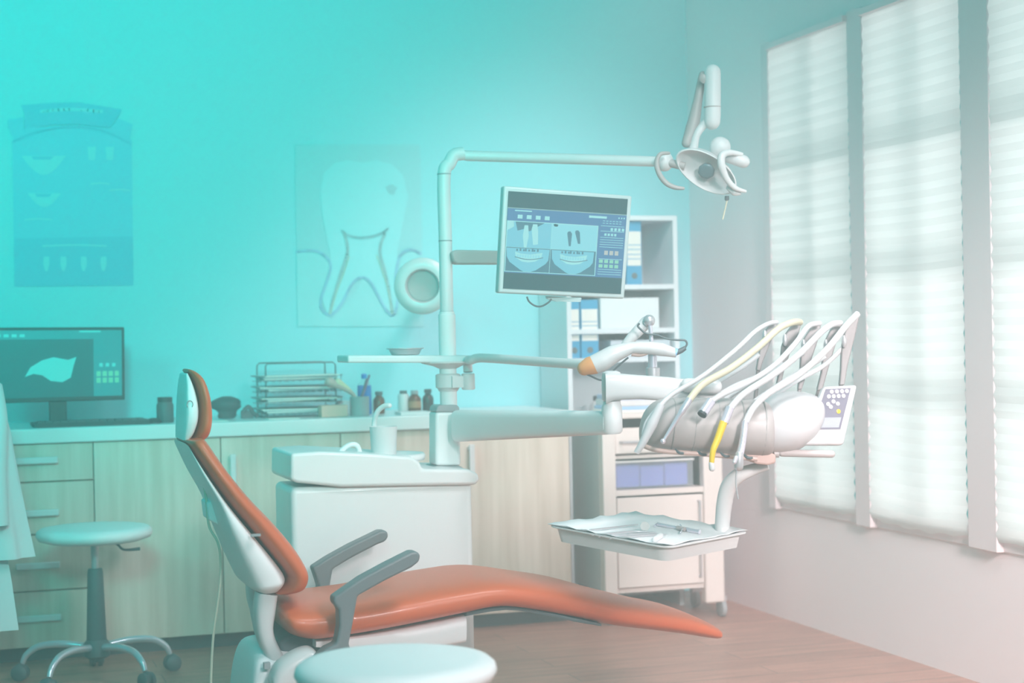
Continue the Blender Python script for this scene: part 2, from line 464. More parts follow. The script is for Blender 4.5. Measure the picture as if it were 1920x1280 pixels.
wline(c_, [(640, 432), (655, 442), (680, 446), (710, 440), (728, 428)], 5, TPD, 0.005)
wline(c_, [(645, 436), (652, 470), (640, 510), (628, 550), (618, 588)], 6, TPR, 0.005)
wline(c_, [(655, 480), (645, 510), (632, 545), (619, 588)], 2.5, PYL, 0.0055)
wline(c_, [(722, 436), (712, 470), (722, 510), (730, 550), (736, 588)], 6, TPR, 0.005)
wline(c_, [(706, 478), (716, 505), (728, 545), (735, 588)], 2.5, PYL, 0.0055)
part('printed_pulp', c_, po); c_ = MB()
wpoly(c_, [(722, 350), (734, 345), (745, 352), (738, 366), (728, 362)], TPD, 0.005, 0.001)
part('printed_spot', c_, po)

# ================================================================== CABINET ROW
CY = 6.42; ZB = 0.055; ZT = 0.795
def cabX(px): return PY(px, 1000, CY).x
xs = dict(a=-0.62, b=cabX(178), c=cabX(417), d=cabX(642), e=cabX(862), f=cabX(1071))
def handle_v(parent, px, y0=840, y1=880, w=0.022):
    p = PY(px, 860, CY - 0.03); hb = MB()
    hb.box(p.x - w / 2, p.x + w / 2, CY - 0.036, CY - 0.024, 0.60, 0.73, WHITE2)
    hb.box(p.x - w / 2, p.x + w / 2, CY - 0.026, CY - 0.002, 0.61, 0.625, WHITE2).box(p.x - w / 2, p.x + w / 2, CY - 0.026, CY - 0.002, 0.705, 0.72, WHITE2)
    part('handle', hb, parent, bevel=0.003)
def body(x0, x1):
    mb = MB().box(x0 + 0.001, x1 - 0.001, CY + 0.02, YB - 0.005, ZB, ZT, WOOD)
    mb.box(x0 + 0.001, x1 - 0.001, CY + 0.06, YB - 0.01, 0.0, ZB, KICK)
    return mb
# drawer unit
u = thing('drawer_cabinet', 'pale birch drawer cabinet with four white handled drawers below the computer monitor', 'cabinet', ((xs['a'] + xs['b']) / 2, CY + 0.3, 0))
part('carcass', body(xs['a'], xs['b']), u)
zs = [0.795, 0.655, 0.465, 0.26, ZB]
for k in range(4):
    d = part('drawer', MB().box(-0.12, xs['b'] - 0.002, CY, CY + 0.02, zs[k + 1] + 0.003, zs[k] - 0.003, WOOD), u, bevel=0.002)
    pa = PY(25, 860, CY); pb = PY(108, 860, CY); zc = [0.735, 0.545, 0.355, 0.165][k]
    hb = MB().box(pa.x, pb.x, CY - 0.032, CY - 0.02, zc - 0.012, zc + 0.012, WHITE2)
    for xx in (pa.x + 0.02, pb.x - 0.02): hb.box(xx - 0.008, xx + 0.008, CY - 0.022, CY - 0.001, zc - 0.008, zc + 0.008, WHITE2)
    part('handle', hb, d, bevel=0.004)
d = part('side_door', MB().box(xs['a'], -0.124, CY, CY + 0.02, ZB + 0.003, ZT - 0.003, WOOD), u, bevel=0.002)
u = thing('door_cabinet', 'pale birch two door cabinet behind the orange dental chair back', 'cabinet', ((xs['b'] + xs['d']) / 2, CY + 0.3, 0), 'two door base cabinets')
part('carcass', body(xs['b'], xs['d']), u)
for a, b_, hx in ((xs['b'], xs['c'], 400), (xs['c'], xs['d'], 437)):
    d = part('door', MB().box(a + 0.002, b_ - 0.002, CY, CY + 0.02, ZB + 0.003, ZT - 0.003, WOOD), u, bevel=0.002); handle_v(d, hx)
u = thing('door_cabinet', 'pale birch two door cabinet behind the white water unit, right end of the row', 'cabinet', ((xs['d'] + xs['f']) / 2, CY + 0.3, 0), 'two door base cabinets')
part('carcass', body(xs['d'], xs['f']), u)
for a, b_, hx in ((xs['d'], xs['e'], 845), (xs['e'], xs['f'], 885)):
    d = part('door', MB().box(a + 0.002, b_ - 0.002, CY, CY + 0.02, ZB + 0.003, ZT - 0.003, WOOD), u, bevel=0.002); handle_v(d, hx)
wt = part('worktop', MB().box(xs['a'], xs['f'] + 0.01, CY - 0.02, YB - 0.003, ZT, 0.85, COUNTER), bevel=0.006, base=(1, 6.7, ZT))
tag(wt, 'long white worktop lying on the birch cabinets along the back wall', 'worktop')
WT = 0.85

# ---- computer monitor
def on_wt(px, py, dz=0.0):
    p = PF(px, py, WT)
    p.y = min(max(p.y, CY + 0.05), YB - 0.12)
    q = PY(px, py, p.y); q.z = WT + dz
    return q
SCR = mat('screen_glass', (0.01, 0.03, 0.05), 0.3, emit=(0.0, 0.22, 0.21), es=0.6)
SCR2 = mat('screen_panel', (0.01, 0.03, 0.05), 0.3, emit=(0.0, 0.42, 0.42), es=0.8)
SLT = mat('screen_light', (0.02, 0.05, 0.05), 0.3, emit=(0.04, 0.75, 0.68), es=1.0)
SGR = mat('screen_green', (0.02, 0.05, 0.03), 0.3, emit=(0.08, 0.72, 0.45), es=1.0)
ym = 6.62
q = [PY(x, y, ym) for x, y in ((-36, 614), (233, 613), (234, 749), (-36, 757))]
cmn = thing('computer_monitor', 'dark computer monitor with a jaw scan on screen standing on the worktop at far left', 'monitor', (PY(105, 800, ym).x, ym, WT))
fr = zframe(q)
part('housing', MB().box(0, 1, 0, 1, -0.03, 0, DARK, fr), cmn, bevel=0.004)
s_ = MB().box(0.02, 0.98, 0.06, 0.96, 0.0, 0.002, SCR, fr)
s_.box(0.02, 0.98, 0.84, 0.96, 0.002, 0.0028, SCR2, fr).box(0.78, 0.98, 0.06, 0.84, 0.002, 0.0028, SCR2, fr)
part('screen', s_, cmn)
jaw = [(0.30, 0.34), (0.34, 0.47), (0.42, 0.56), (0.50, 0.60), (0.60, 0.56), (0.66, 0.60), (0.64, 0.48), (0.62, 0.32), (0.56, 0.26), (0.48, 0.28), (0.42, 0.36), (0.36, 0.38)]
s_ = MB().prism([fr(a, b_, 0.003) for a, b_ in jaw], fr.n * 0.001, SLT)
for k in range(4): s_.box(0.10 + k * .055, 0.135 + k * .055, 0.87, 0.91, 0.003, 0.004, SLT, fr)
s_.box(0.68, 0.83, 0.93, 0.955, 0.003, 0.004, SLT, fr)
for k in range(3): s_.box(0.82 + k * .045, 0.845 + k * .045, 0.46, 0.51, 0.003, 0.004, SLT, fr)
for k in range(8): s_.box(0.80 + (k % 4) * .043, 0.83 + (k % 4) * .043, 0.24 + (k // 4) * .09, 0.31 + (k // 4) * .09, 0.003, 0.004, SGR, fr)
part('screen_graphics', s_, cmn)
pc = PY(108, 755, ym + 0.03)
part('stand_neck', MB().box(pc.x - 0.032, pc.x + 0.032, ym + 0.01, ym + 0.04, WT + 0.01, 0.98, DARK), cmn, bevel=0.004)
part('stand_foot', MB().box(pc.x - 0.10, pc.x + 0.10, ym - 0.10, ym + 0.09, WT, WT + 0.012, DARK), cmn, bevel=0.005)
kb = MB(); p0 = on_wt(65, 806); p1 = on_wt(280, 798)
kb.box(p0.x, p1.x, CY + 0.04, CY + 0.17, WT, WT + 0.016, DARK)
for r_ in range(4):
    for c in range(14):
        x = p0.x + 0.012 + c * (p1.x - p0.x - 0.024) / 14
        kb.box(x, x + (p1.x - p0.x - 0.024) / 14 - 0.004, CY + 0.05 + r_ * 0.028, CY + 0.073 + r_ * 0.028, WT + 0.016, WT + 0.021, DARKG)
tag(part('keyboard', kb, base=((p0.x + p1.x) / 2, CY + 0.1, WT)), 'black keyboard lying on the worktop in front of the monitor', 'keyboard')
p = PF(297, 796, WT); ms_ = MB().ball((p.x, CY + 0.12, WT + 0.001), 0.034, DARK, sc=(0.9, 1.5, 0.55))
for v in ms_.v: v.z = max(v.z, WT)
tag(part('computer_mouse', ms_, base=(p.x, CY + 0.12, WT)), 'small black mouse beside the keyboard', 'mouse')

def bottle(name, label, cat, px, py, prof, m, capm=None, capprof=None, labelm=None, grp=None, yy=None):
    p = on_wt(px, py)
    if yy: p = PY(px, py, yy); p.z = WT
    o = thing(name, label, cat, p, grp)
    part('bottle_body', MB().lathe(p, UZ, prof, m, 24), o)
    if capm: part('cap', MB().lathe(p, UZ, capprof, capm, 20), o)
    if labelm:
        r = max(a for a, b_ in prof) + 0.001; h = prof[-1][1]
        part('paper_label', MB().lathe(p, UZ, [(r, h * .25), (r, h * .6)], labelm, 24), o)
    return o
bottle('jar', 'squat dark jar with a black lid beside the mouse', 'jar', 310, 792, [(0.030, 0), (0.032, 0.004), (0.032, 0.065), (0.026, 0.078)], DARKG, DARK, [(0.028, 0.078), (0.028, 0.095), (0.024, 0.096)], yy=6.55)
# dark bundle and camera like item behind the headrest
p = PY(425, 786, 6.66); p.z = WT
dk = MB(); random.seed(5)
rings = []
for i in range(9):
    t = i / 8; r = [0.030, 0.036, 0.034, 0.04, 0.058, 0.062, 0.058, 0.044, 0.018][i]
    rings.append([p + Vector(((r * (1 + 0.12 * math.sin(3 * a + i))) * math.cos(a), r * 0.8 * math.sin(a), 0.003 + t * 0.085)) for a in [2 * math.pi * k / 20 for k in range(20)]])
dk.loft(rings, mat('dark_teal_rubber', (0.02, 0.09, 0.10), 0.6))
tag(part('rubber_bulb', dk, base=p), 'dark lumpy rubber bulb on the worktop just right of the headrest', 'rubber bulb')
p = PY(466, 790, 6.66); p.z = WT
dk = MB().box(p.x - 0.025, p.x + 0.02, p.y, p.y + 0.03, WT, WT + 0.03, DARKG)
dk.tube([p + Vector((-0.02, 0, 0.026)), p + Vector((0, 0, 0.045)), p + Vector((0.02, 0, 0.02)), p + Vector((0.035, 0, 0.006))], 0.008, DARKG)
tag(part('small_clamp', dk, base=p), 'small dark clamp tool on the worktop left of the wire tray rack', 'clamp')

# ---- wire letter tray rack with paper stacks
WIRE = mat('rack_wire', (0.10, 0.16, 0.17), 0.4, 0.3)
yr = 6.62
rl = PY(490, 780, yr).x; rr = PY(640, 780, yr).x
rk = thing('wire_tray_rack', 'grey wire tray rack of four tiers full of papers on the worktop', 'rack', ((rl + rr) / 2, yr + 0.1, WT))
fm = MB(); ztop = PY(560, 680, yr).z
for yy in (yr, yr + 0.2):
    fm.tube([(rl + 0.02, yy, WT + 0.004), (rl + 0.02, yy, ztop - 0.01), (rl + 0.03, yy, ztop), (rr - 0.03, yy, ztop), (rr - 0.02, yy, ztop - 0.01), (rr - 0.02, yy, WT + 0.004)], 0.003, WIRE, 8, smooth=False)
fm.tube([(rl + 0.02, yr, WT + .004), (rl + 0.02, yr + .2, WT + .004)], .003, WIRE, 8, smooth=False).tube([(rr - 0.02, yr, WT + .004), (rr - 0.02, yr + .2, WT + .004)], .003, WIRE, 8, smooth=False)
part('rack_frame', fm, rk)
for k in range(4):
    z = WT + 0.012 + k * 0.043; tr_ = MB()
    tr_.tube([(rl - 0.005, yr - 0.01, z + 0.02), (rr + 0.005, yr - 0.01, z + 0.02), (rr + 0.005, yr + 0.2, z + 0.02), (rl - 0.005, yr + 0.2, z + 0.02), (rl - 0.005, yr - 0.01, z + 0.02)], 0.0025, WIRE, 6, smooth=False)
    for j in range(13):
        x = rl + (rr - rl) * j / 12; tr_.tube([(x, yr - 0.01, z + 0.02), (x, yr - 0.008, z), (x, yr + 0.2, z)], 0.0016, WIRE, 6, smooth=False)
    part('wire_shelf', tr_, rk)
    random.seed(k)
    pp = MB()
    for j in range(4):
        a = random.uniform(-.02, .02); dz = z + 0.003 + j * 0.005
        pp.hexa([Vector(c) for c in [(rl + .01 + a, yr - .02, dz), (rr - .01 + a, yr - .015 + a / 2, dz + a * .3), (rr - .02, yr + .18, dz), (rl + .01, yr + .18, dz), (rl + .01 + a, yr - .02, dz + .004), (rr - .01 + a, yr - .015 + a / 2, dz + .004 + a * .3), (rr - .02, yr + .18, dz + .004), (rl + .01, yr + .18, dz + .004)]], PAPER if j % 2 else mat('grey_folder', (0.30, 0.40, 0.42), 0.6))
    tag(part('paper_stack', pp, base=((rl + rr) / 2, yr + .08, z + 0.003)), 'papers and folders on the %s tier of the wire tray rack' % ['lowest', 'second lowest', 'second highest', 'topmost'][k], 'papers', 'paper stacks in the wire rack')

p = PY(626, 790, 6.55); p.z = WT
bx = part('tissue_box', MB().box(p.x - 0.052, p.x + 0.052, 6.53, 6.60, WT, WT + 0.045, mat('peach_card', (0.92, 0.48, 0.38), 0.6)), bevel=0.003, base=p)
tag(bx, 'low peach coloured box on the worktop at the rack right end', 'box')
# pen holder and contents
p = PY(675, 785, 6.56); p.z = WT
tag(part('pen_holder', MB().lathe(p, UZ, [(0.036, 0), (0.038, 0.002), (0.038, 0.075), (0.035, 0.075), (0.034, 0.01)], MIDG, 28), base=p), 'round grey mesh cup holding brushes and pens beside the peach box', 'pen holder')
hc = [(PINKB, -0.12, 0.05, 0.007, 'wide pinkish handled brush leaning far left out of the grey cup'), (mat('cream_brush', (0.75, 0.68, 0.45), .5), -0.085, 0.045, 0.006, 'cream handled brush leaning left out of the grey cup'),
      (mat('plum_pen', (0.30, 0.12, 0.22), .4), 0.022, 0.09, 0.004, 'plum coloured pen leaning right in the grey cup'), (DARKG, 0.01, 0.075, 0.003, 'dark pen standing in the grey cup')]
for m2, dx, dz, r, lb in hc:
    a = p + Vector((0.008 if dx < 0 else -0.012, 0, 0.012)); b_ = p + Vector((dx * .9 if dx < 0 else dx + .02, 0.005, 0.075 + dz * 0.9))
    if dx < 0:
        a = p + Vector((0.0, 0.0, 0.012)); mid = p + Vector((-0.03, 0, 0.088)); b_ = p + Vector((dx, 0.0, 0.088 + dz)); pts = [a, mid, b_]
    else: pts = [a, (a + b_) / 2, b_]
    brush = MB().tube(pts, [r * .7, r * 1.2, r * (2.6 if dx < -.05 else 1)], m2, 10, round_end=True)
    tag(part('brush' if dx < -.05 else 'pen', brush, base=a), lb, 'brush' if dx < -.05 else 'pen')
p = PY(645, 765, 6.75)
bottle('tub', 'white plastic tub standing behind the peach box', 'tub', 645, 778, [(0.030, 0), (0.032, 0.05), (0.030, 0.055)], WHITE, yy=6.72)
# bottles
p = PY(684, 775, 6.68); p.z = WT
o = thing('spray_bottle', 'bright blue bottle with a blue cap and clear shoulders behind the pen cup', 'bottle', p)
part('bottle_body', MB().lathe(p, UZ, [(0.026, 0), (0.028, 0.004), (0.028, 0.115)], BLUEB, 24), o)
part('shoulder', MB().lathe(p, UZ, [(0.028, 0.115), (0.022, 0.125), (0.010, 0.135), (0.010, 0.143)], CLEARP, 24), o)
part('cap', MB().lathe(p, UZ, [(0.010, 0.142), (0.011, 0.143), (0.011, 0.160), (0.008, 0.162)], BLUEB, 20), o)
vial = [(0.021, 0), (0.023, 0.003), (0.023, 0.055), (0.017, 0.066), (0.012, 0.07), (0.012, 0.076)]
vcap = [(0.014, 0.074), (0.015, 0.076), (0.015, 0.088), (0.012, 0.089)]
g = 'small medicine bottles on the worktop'
LBL = mat('brown_label', (0.45, 0.22, 0.12), 0.6)
bottle('medicine_bottle', 'brown medicine bottle with a dark cap right of the blue bottle', 'bottle', 711, 776, vial, AMBER, DARKG, vcap, yy=6.68, grp=g)
bottle('pill_jar', 'white pill jar with a dark cap left of the paired brown bottles', 'jar', 757, 776, [(0.021, 0), (0.023, 0.003), (0.023, 0.07), (0.018, 0.076)], WHITE, DARKG, vcap, yy=6.70)
bottle('medicine_bottle', 'brown medicine bottle with an orange brown label, left of the pair', 'bottle', 778, 776, [(a * 1.12, b_) for a, b_ in vial], AMBER, MIDG, vcap, LBL, yy=6.68, grp=g)
bottle('medicine_bottle', 'darkest brown bottle with a black cap, next to the unit column', 'bottle', 803, 775, vial, mat('near_black_glass', (0.03, 0.04, 0.04), .2), DARK, [(a, b_ + .003) for a, b_ in vcap], yy=6.70, grp=g)
# loose paper / small instruments lying on the worktop
for i, (px, py, lb) in enumerate([(395, 792, 'white sheet lying on the worktop behind the headrest'), (530, 795, 'white sheet lying on the worktop in front of the wire rack'), (775, 785, 'folded white cloth in front of the brown bottles'), (930, 772, 'white sheet lying on the worktop behind the delivery arm')]):
    p = PY(px, py, 6.50); mb = MB().box(p.x - 0.06, p.x + 0.06, 6.46, 6.56, WT, WT + (0.003 if i != 2 else 0.012), PAPER if i != 2 else WHITE2)
    tag(part('paper_sheet' if i != 2 else 'folded_cloth', mb, base=(p.x, 6.5, WT), bevel=0.001), lb, 'paper' if i != 2 else 'cloth')

# ================================================================== BOOKSHELF in the corner
SY = 6.64; sx0 = PY(1063, 600, SY).x; sx1 = PY(1273, 600, SY).x; STOP = PY(1200, 404, SY).z
SHW = mat('shelf_white', (0.72, 0.78, 0.80), 0.5)
bs = thing('bookshelf', 'tall white open bookshelf with blue binders in the room corner', 'bookshelf', ((sx0 + sx1) / 2, 6.8, 0))
zsh = [PY(1200, y, SY).z for y in (542, 624, 678, 790)]
part('side_panel', MB().box(sx0, sx0 + 0.02, SY, YB - 0.01, 0, STOP, SHW), bs)
part('side_panel', MB().box(sx1 - 0.02, sx1, SY, YB - 0.01, 0, STOP, SHW), bs)
part('back_panel', MB().box(sx0 + 0.02, sx1 - 0.02, YB - 0.02, YB - 0.01, 0, STOP, SHW), bs)
for z in [STOP - 0.02] + zsh + [0.40, 0.06]:
    part('shelf_board', MB().box(sx0 + 0.02, sx1 - 0.02, SY, YB - 0.02, z, z + 0.02, SHW), bs)
def binder(x0, x1, z, h, lb, y0=SY + 0.02):
    o = thing('ring_binder', lb, 'binder', ((x0 + x1) / 2, y0 + 0.12, z), 'blue ring binders on the bookshelf')
    part('cover', MB().box(x0, x1, y0, min(y0 + 0.27, YB - 0.03), z, z + h, BLUE), o, bevel=0.002)
    lbm = MB().box(x0 + 0.004, x1 - 0.004, y0 - 0.0015, y0, z + h * .30, z + h * .84, PAPER)
    for t in (0.40, .47, .55, .62): lbm.box(x0 + 0.004, x1 - 0.004, y0 - 0.0022, y0 - 0.0014, z + h * t, z + h * (t + .012), BLUE)
    part('spine_label', lbm, o)
    c = (x0 + x1) / 2
    part('finger_ring', MB().lathe((c, y0 + 0.001, z + h * .14), (0, -1, 0), [(0.013, 0), (0.013, 0.003), (0.010, 0.004), (0.0, 0.0035)], DARKG, 16), o)
xa = PY(1180, 500, SY).x; xb = PY(1207, 500, SY).x
binder(xa - .004, xb, zsh[0] + 0.02, PY(1190, 405, SY + .02).z - zsh[0] - 0.042, 'blue ring binder on the top shelf, half hidden by the tilted screen')
xa = PY(1060, 600, SY).x + .02
binder(xa, PY(1090, 600, SY).x, zsh[2] + 0.02, PY(1100, 562, SY + .02).z - zsh[2] - 0.02, 'left blue ring binder of the pair below the tilted screen')
binder(PY(1092, 600, SY).x, PY(1125, 600, SY).x, zsh[2] + 0.02, PY(1100, 562, SY + .02).z - zsh[2] - 0.02, 'right blue ring binder of the pair below the tilted screen')
WB = mat('white_card_box', (0.74, 0.80, 0.81), .6)
tag(part('storage_box', MB().box(PY(1128, 600, SY).x, PY(1238, 600, SY).x, SY + 0.01, YB - 0.04, zsh[1] + 0.02, PY(1180, 558, SY).z, WB), bevel=0.003, base=(2.7, 6.8, zsh[1] + .02)), 'large white box on the shelf right of the paired binders', 'box')
tag(part('storage_box', MB().box(PY(1150, 640, SY).x, PY(1262, 640, SY).x, SY + 0.03, YB - 0.04, zsh[2] + 0.02, PY(1180, 632, SY).z - .012, mat('grey_card_box', (0.55, 0.63, 0.68), .6)), bevel=0.003, base=(2.7, 6.8, zsh[2] + .02)), 'flat grey box on the shelf below the large white box', 'box')
p = PY(1119, 790, SY + 0.08); p.z = zsh[3] + 0.02
o = thing('dropper_bottle', 'white squat bottle with a black cap on the lower shelf of the bookshelf', 'bottle', p)
part('bottle_body', MB().lathe(p, UZ, [(0.028, 0), (0.030, 0.004), (0.030, 0.045), (0.016, 0.065), (0.012, 0.07)], WHITE, 24), o)
part('cap', MB().lathe(p, UZ, [(0.013, 0.07), (0.014, 0.072), (0.014, 0.09), (0.010, 0.091)], DARK, 20), o)

# ================================================================== TROLLEY CART
TY = 6.28; tx0 = PY(1131, 900, TY).x; tx1 = PY(1356, 900, TY).x; TT = 0.815
tb = SY - 0.02
ct = thing('trolley_cart', 'off white metal trolley on castors standing before the bookshelf', 'trolley', ((tx0 + tx1) / 2, 6.45, 0))
def zy(py, px=1240, Y=TY): return PY(px, py, Y).z
part('side_post', MB().box(tx0, tx0 + 0.055, TY, TY + 0.05, 0.12, TT, OFFW), ct, bevel=0.005)
part('side_post', MB().box(tx1 - 0.085, tx1, TY, TY + 0.05, zy(1130, 1340), TT, OFFW), ct, bevel=0.008)
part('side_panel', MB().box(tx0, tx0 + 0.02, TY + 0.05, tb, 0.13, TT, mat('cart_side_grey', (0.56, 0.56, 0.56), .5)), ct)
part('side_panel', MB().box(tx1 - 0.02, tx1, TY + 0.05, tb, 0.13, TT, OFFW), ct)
part('cart_top', MB().box(tx0 - 0.005, tx1 + 0.005, TY - 0.01, tb, TT, TT + 0.02, OFFW), ct, bevel=0.004)
ix0, ix1 = tx0 + 0.056, tx1 - 0.086
part('bottom_panel', MB().box(ix0, ix1, TY + 0.02, tb, zy(1108), zy(1100), OFFW), ct)
part('shelf_board', MB().box(ix0, ix1, TY + 0.005, tb, zy(926), zy(916), OFFW), ct)
part('shelf_board', MB().box(ix0, ix1, TY + 0.03, tb, zy(858), zy(852), OFFW), ct)
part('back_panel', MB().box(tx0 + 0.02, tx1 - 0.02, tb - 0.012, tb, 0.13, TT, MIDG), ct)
d = part('drawer', MB().box(ix0 + 0.002, ix1 - 0.002, TY + 0.01, TY + 0.03, zy(848), zy(800), OFFW), ct, bevel=0.003)
hb = MB(); za = zy(826); xa = PY(1165, 826, TY).x; xb = PY(1225, 826, TY).x
hb.tube([(xa, TY + 0.01, za), (xa, TY - 0.018, za), (xb, TY - 0.018, za), (xb, TY + 0.01, za)], 0.006, STEEL, 10, smooth=False)
part('handle', hb, d)
d = part('door', MB().box(ix0 + 0.003, ix1 - 0.003, TY + 0.004, TY + 0.024, zy(1098), zy(930), OFFW), ct, bevel=0.003)
xh = PY(1311, 1000, TY).x; hb = MB()
hb.tube([(xh, TY + 0.004, zy(942)), (xh, TY - 0.014, zy(942)), (xh, TY - 0.014, zy(1085)), (xh, TY + 0.004, zy(1085))], 0.005, STEEL, 10, smooth=False)
part('door_rod', hb, d, label='slim vertical metal rod handle')
def castor(parent, c, r=0.035):
    mb = MB().lathe(c + Vector((-0.012, 0, 0)), (1, 0, 0), [(r * .6, 0), (r, 0.003), (r, 0.021), (r * .6, 0.024)], MIDG, 20)
    fk = MB().box(c.x - 0.018, c.x + 0.018, c.y - 0.014, c.y + 0.014, c.z + r * .8, c.z + r * 1.4, STEEL).lathe(c + Vector((0, 0, r * 1.3)), UZ, [(0.008, 0), (0.008, 0.04)], STEEL, 12)
    w = part('castor', mb, parent); part('castor_fork', fk, w)
for x in (tx0 + 0.03, tx1 - 0.004):
    for y in (TY + 0.03, tb - 0.05): castor(ct, Vector((x, y, 0.035)), 0.035)
# bin with blue packs
bx0, bx1 = ix0 + 0.01, ix1 - 0.03
zb0 = zy(915) + 0.004; zb1 = zy(862)
bn = thing('plastic_bin', 'clear plastic bin of blue packs in the open bay of the trolley', 'bin', ((bx0 + bx1) / 2, 6.4, zb0))
mb = MB().box(bx0, bx1, TY + 0.035, TY + 0.038, zb0, zb1, CLEARP).box(bx0, bx0 + .003, TY + 0.038, tb - .03, zb0, zb1, CLEARP).box(bx1 - .003, bx1, TY + 0.038, tb - .03, zb0, zb1, CLEARP)
mb.box(bx0, bx1, TY + 0.035, tb - .03, zb0 - .003, zb0, CLEARP)
part('bin_body', mb, bn); part('bin_rim', MB().box(bx0 - .003, bx1 + .003, TY + 0.03, TY + 0.04, zb1 - 0.008, zb1, WHITE2), bn)
w3 = (bx1 - bx0 - .02) / 3
for k, lb in enumerate(['left blue pack inside the clear trolley bin', 'middle blue pack inside the clear trolley bin', 'right blue pack inside the clear trolley bin']):
    x = bx0 + 0.006 + k * w3
    tag(part('blue_pack', MB().box(x, x + w3 - .003, TY + 0.045, tb - .05, zb0 + .001, zb1 - 0.018 - 0.006 * (k % 2), LILAC), bevel=0.008, base=(x, 6.4, zb0)), lb, 'pack', 'blue packs in the trolley bin')
# linen / papers stacked on the trolley
zc = TT + 0.02
for k, (m2, h, lb) in enumerate([(PAPER, 0.012, 'white paper stack lowest on the trolley top'), (mat('sky_blue_cloth', (0.35, 0.55, 0.78), .7), 0.014, 'light blue folded cloth on the white papers of the trolley'), (WHITE2, 0.025, 'white folded linen on the light blue cloth'), (mat('periwinkle_cloth', (0.48, 0.54, 0.72), .7), 0.02, 'periwinkle folded cloth topmost on the trolley stack')]):
    tag(part('folded_cloth' if k else 'paper_stack', MB().box(tx0 + 0.06 + .006 * k, tx1 - 0.10 + .01 * k, TY + 0.03, tb - 0.08, zc, zc + h, m2), bevel=0.004, base=((tx0 + tx1) / 2, 6.4, zc)), lb, 'cloth' if k else 'papers'); zc += h

# ================================================================== STOOLS
def make_stool(label, loc, zseat, rot=0.0):
    o = thing('round_stool', label, 'stool', loc, 'round white stools')
    L = Vector(loc)
    R_ = 0.196
    part('seat', MB().lathe(L, UZ, [(0.02, zseat - 0.052), (R_ * .80, zseat - 0.050), (R_ * .96, zseat - 0.040), (R_, zseat - 0.026), (R_ * .985, zseat - 0.013), (R_ * .93, zseat - 0.004), (R_ * .8, zseat), (0.01, zseat + 0.001)], STOOLW, 64), o, sharp=80)
    part('lift_column', MB().lathe(L, UZ, [(0.030, 0.125), (0.034, 0.13), (0.026, zseat - 0.155), (0.023, zseat - 0.145), (0.012, zseat - 0.144)], DARKG, 28), o)
    part('piston', MB().lathe(L, UZ, [(0.012, zseat - 0.146), (0.012, zseat - 0.10), (0.013, zseat - 0.10), (0.014, zseat - 0.052)], STEEL, 20), o)
    h = L + Vector((0, 0, zseat - 0.06))
    part('height_lever', MB().tube([h, h + HR * 0.07 + Vector((0, 0, 0)), h + HR * 0.10 + Vector((0, 0, -0.022)), h + HR * 0.155 + Vector((0, 0, -0.02))], [0.004, 0.004, 0.004, 0.006], DARKG, 10), o)
    part('hub', MB().lathe(L, UZ, [(0.03, 0.075), (0.045, 0.085), (0.045, 0.125), (0.034, 0.14)], DARKG, 28), o)
    for k in range(5):
        a = rot + 2 * math.pi * k / 5; d = Vector((math.cos(a), math.sin(a), 0)); s = Vector((-d.y, d.x, 0))
        pts = [L + d * 0.03 + UZ * 0.115, L + d * 0.12 + UZ * 0.125, L + d * 0.20 + UZ * 0.118, L + d * 0.245 + UZ * 0.09, L + d * 0.262 + UZ * 0.06]
        lg = part('leg', MB().tube(pts, [0.013, 0.013, 0.012, 0.011, 0.009], CHROME, 14), o)
        c = L + d * 0.27 + UZ * 0.028
        cs = MB()
        for sd in (-1, 1): cs.lathe(c + s * 0.004 * sd, s * sd, [(0.020, 0), (0.028, 0.002), (0.028, 0.014), (0.018, 0.022)], DARKG, 22)
        cs.ball(c + UZ * .008, 0.022, DARKG, 14, (1, 1, 1.1))
        part('castor', cs, lg)
    return o
p = P(177, 1000, 5.85)
make_stool('far round white stool with chrome legs before the drawer cabinet', (p.x, p.y, 0), p.z + 0.025, math.radians(14))
p = P(742, 1258, 3.3)
make_stool('near round white stool in front of the dental chair base, cut by the bottom edge', (p.x, p.y, 0), p.z + 0.025, 0.4)

# ================================================================== WHITE COAT at the left edge
COAT = mat('white_cotton', (0.78, 0.82, 0.83), 0.8)
ZC = 5.55
ctx = [(-120, 700), (-10, 700), (14, 800), (30, 900), (42, 970), (57, 1047)]
lo = [(-120, 900), (2, 900), (10, 1000), (20, 1090), (31, 1180)]
cb = thing('lab_coat', 'white coat hanging at the left edge of the photo', 'coat', P(-60, 1180, ZC))
CXP = -92
def coat_ring(x, y, Z, depth, ripple, seed):
    c = P(CXP, y, Z); w = (P(x, y, Z) - c).length; ring = []
    for k in range(40):
        an = 2 * math.pi * k / 40
        rp = 1 + ripple * math.sin(an * 7 + seed) * (0 if k in (0, 20) else 1)
        ring.append(c + HR * w * math.cos(an) * (1 if k % 20 == 0 else rp) + HF * depth * math.sin(an) * rp)
    return ring
def coat_loft(rows, seed):
    return MB().loft([coat_ring(x, y, ZC, d, r, seed) for x, y, d, r in rows], COAT, cap=False)
part('front_panel', coat_loft([(-62, 660, .045, 0), (-58, 680, .05, 0), (-34, 706, .06, 0), (-12, 738, .07, .01), (2, 770, .075, .02), (14, 800, .08, .03), (30, 900, .085, .05), (42, 970, .09, .06), (57, 1047, .095, .07)], 0), cb, sharp=60)
part('back_panel', coat_loft([(6, 980, .06, .03), (12, 1040, .065, .05), (20, 1090, .068, .06), (31, 1182, .072, .08)], 2), cb, sharp=60)
part('collar', coat_loft([(-66, 652, .04, 0), (-60, 662, .055, 0), (-50, 686, .06, 0)], 0), cb, sharp=60)
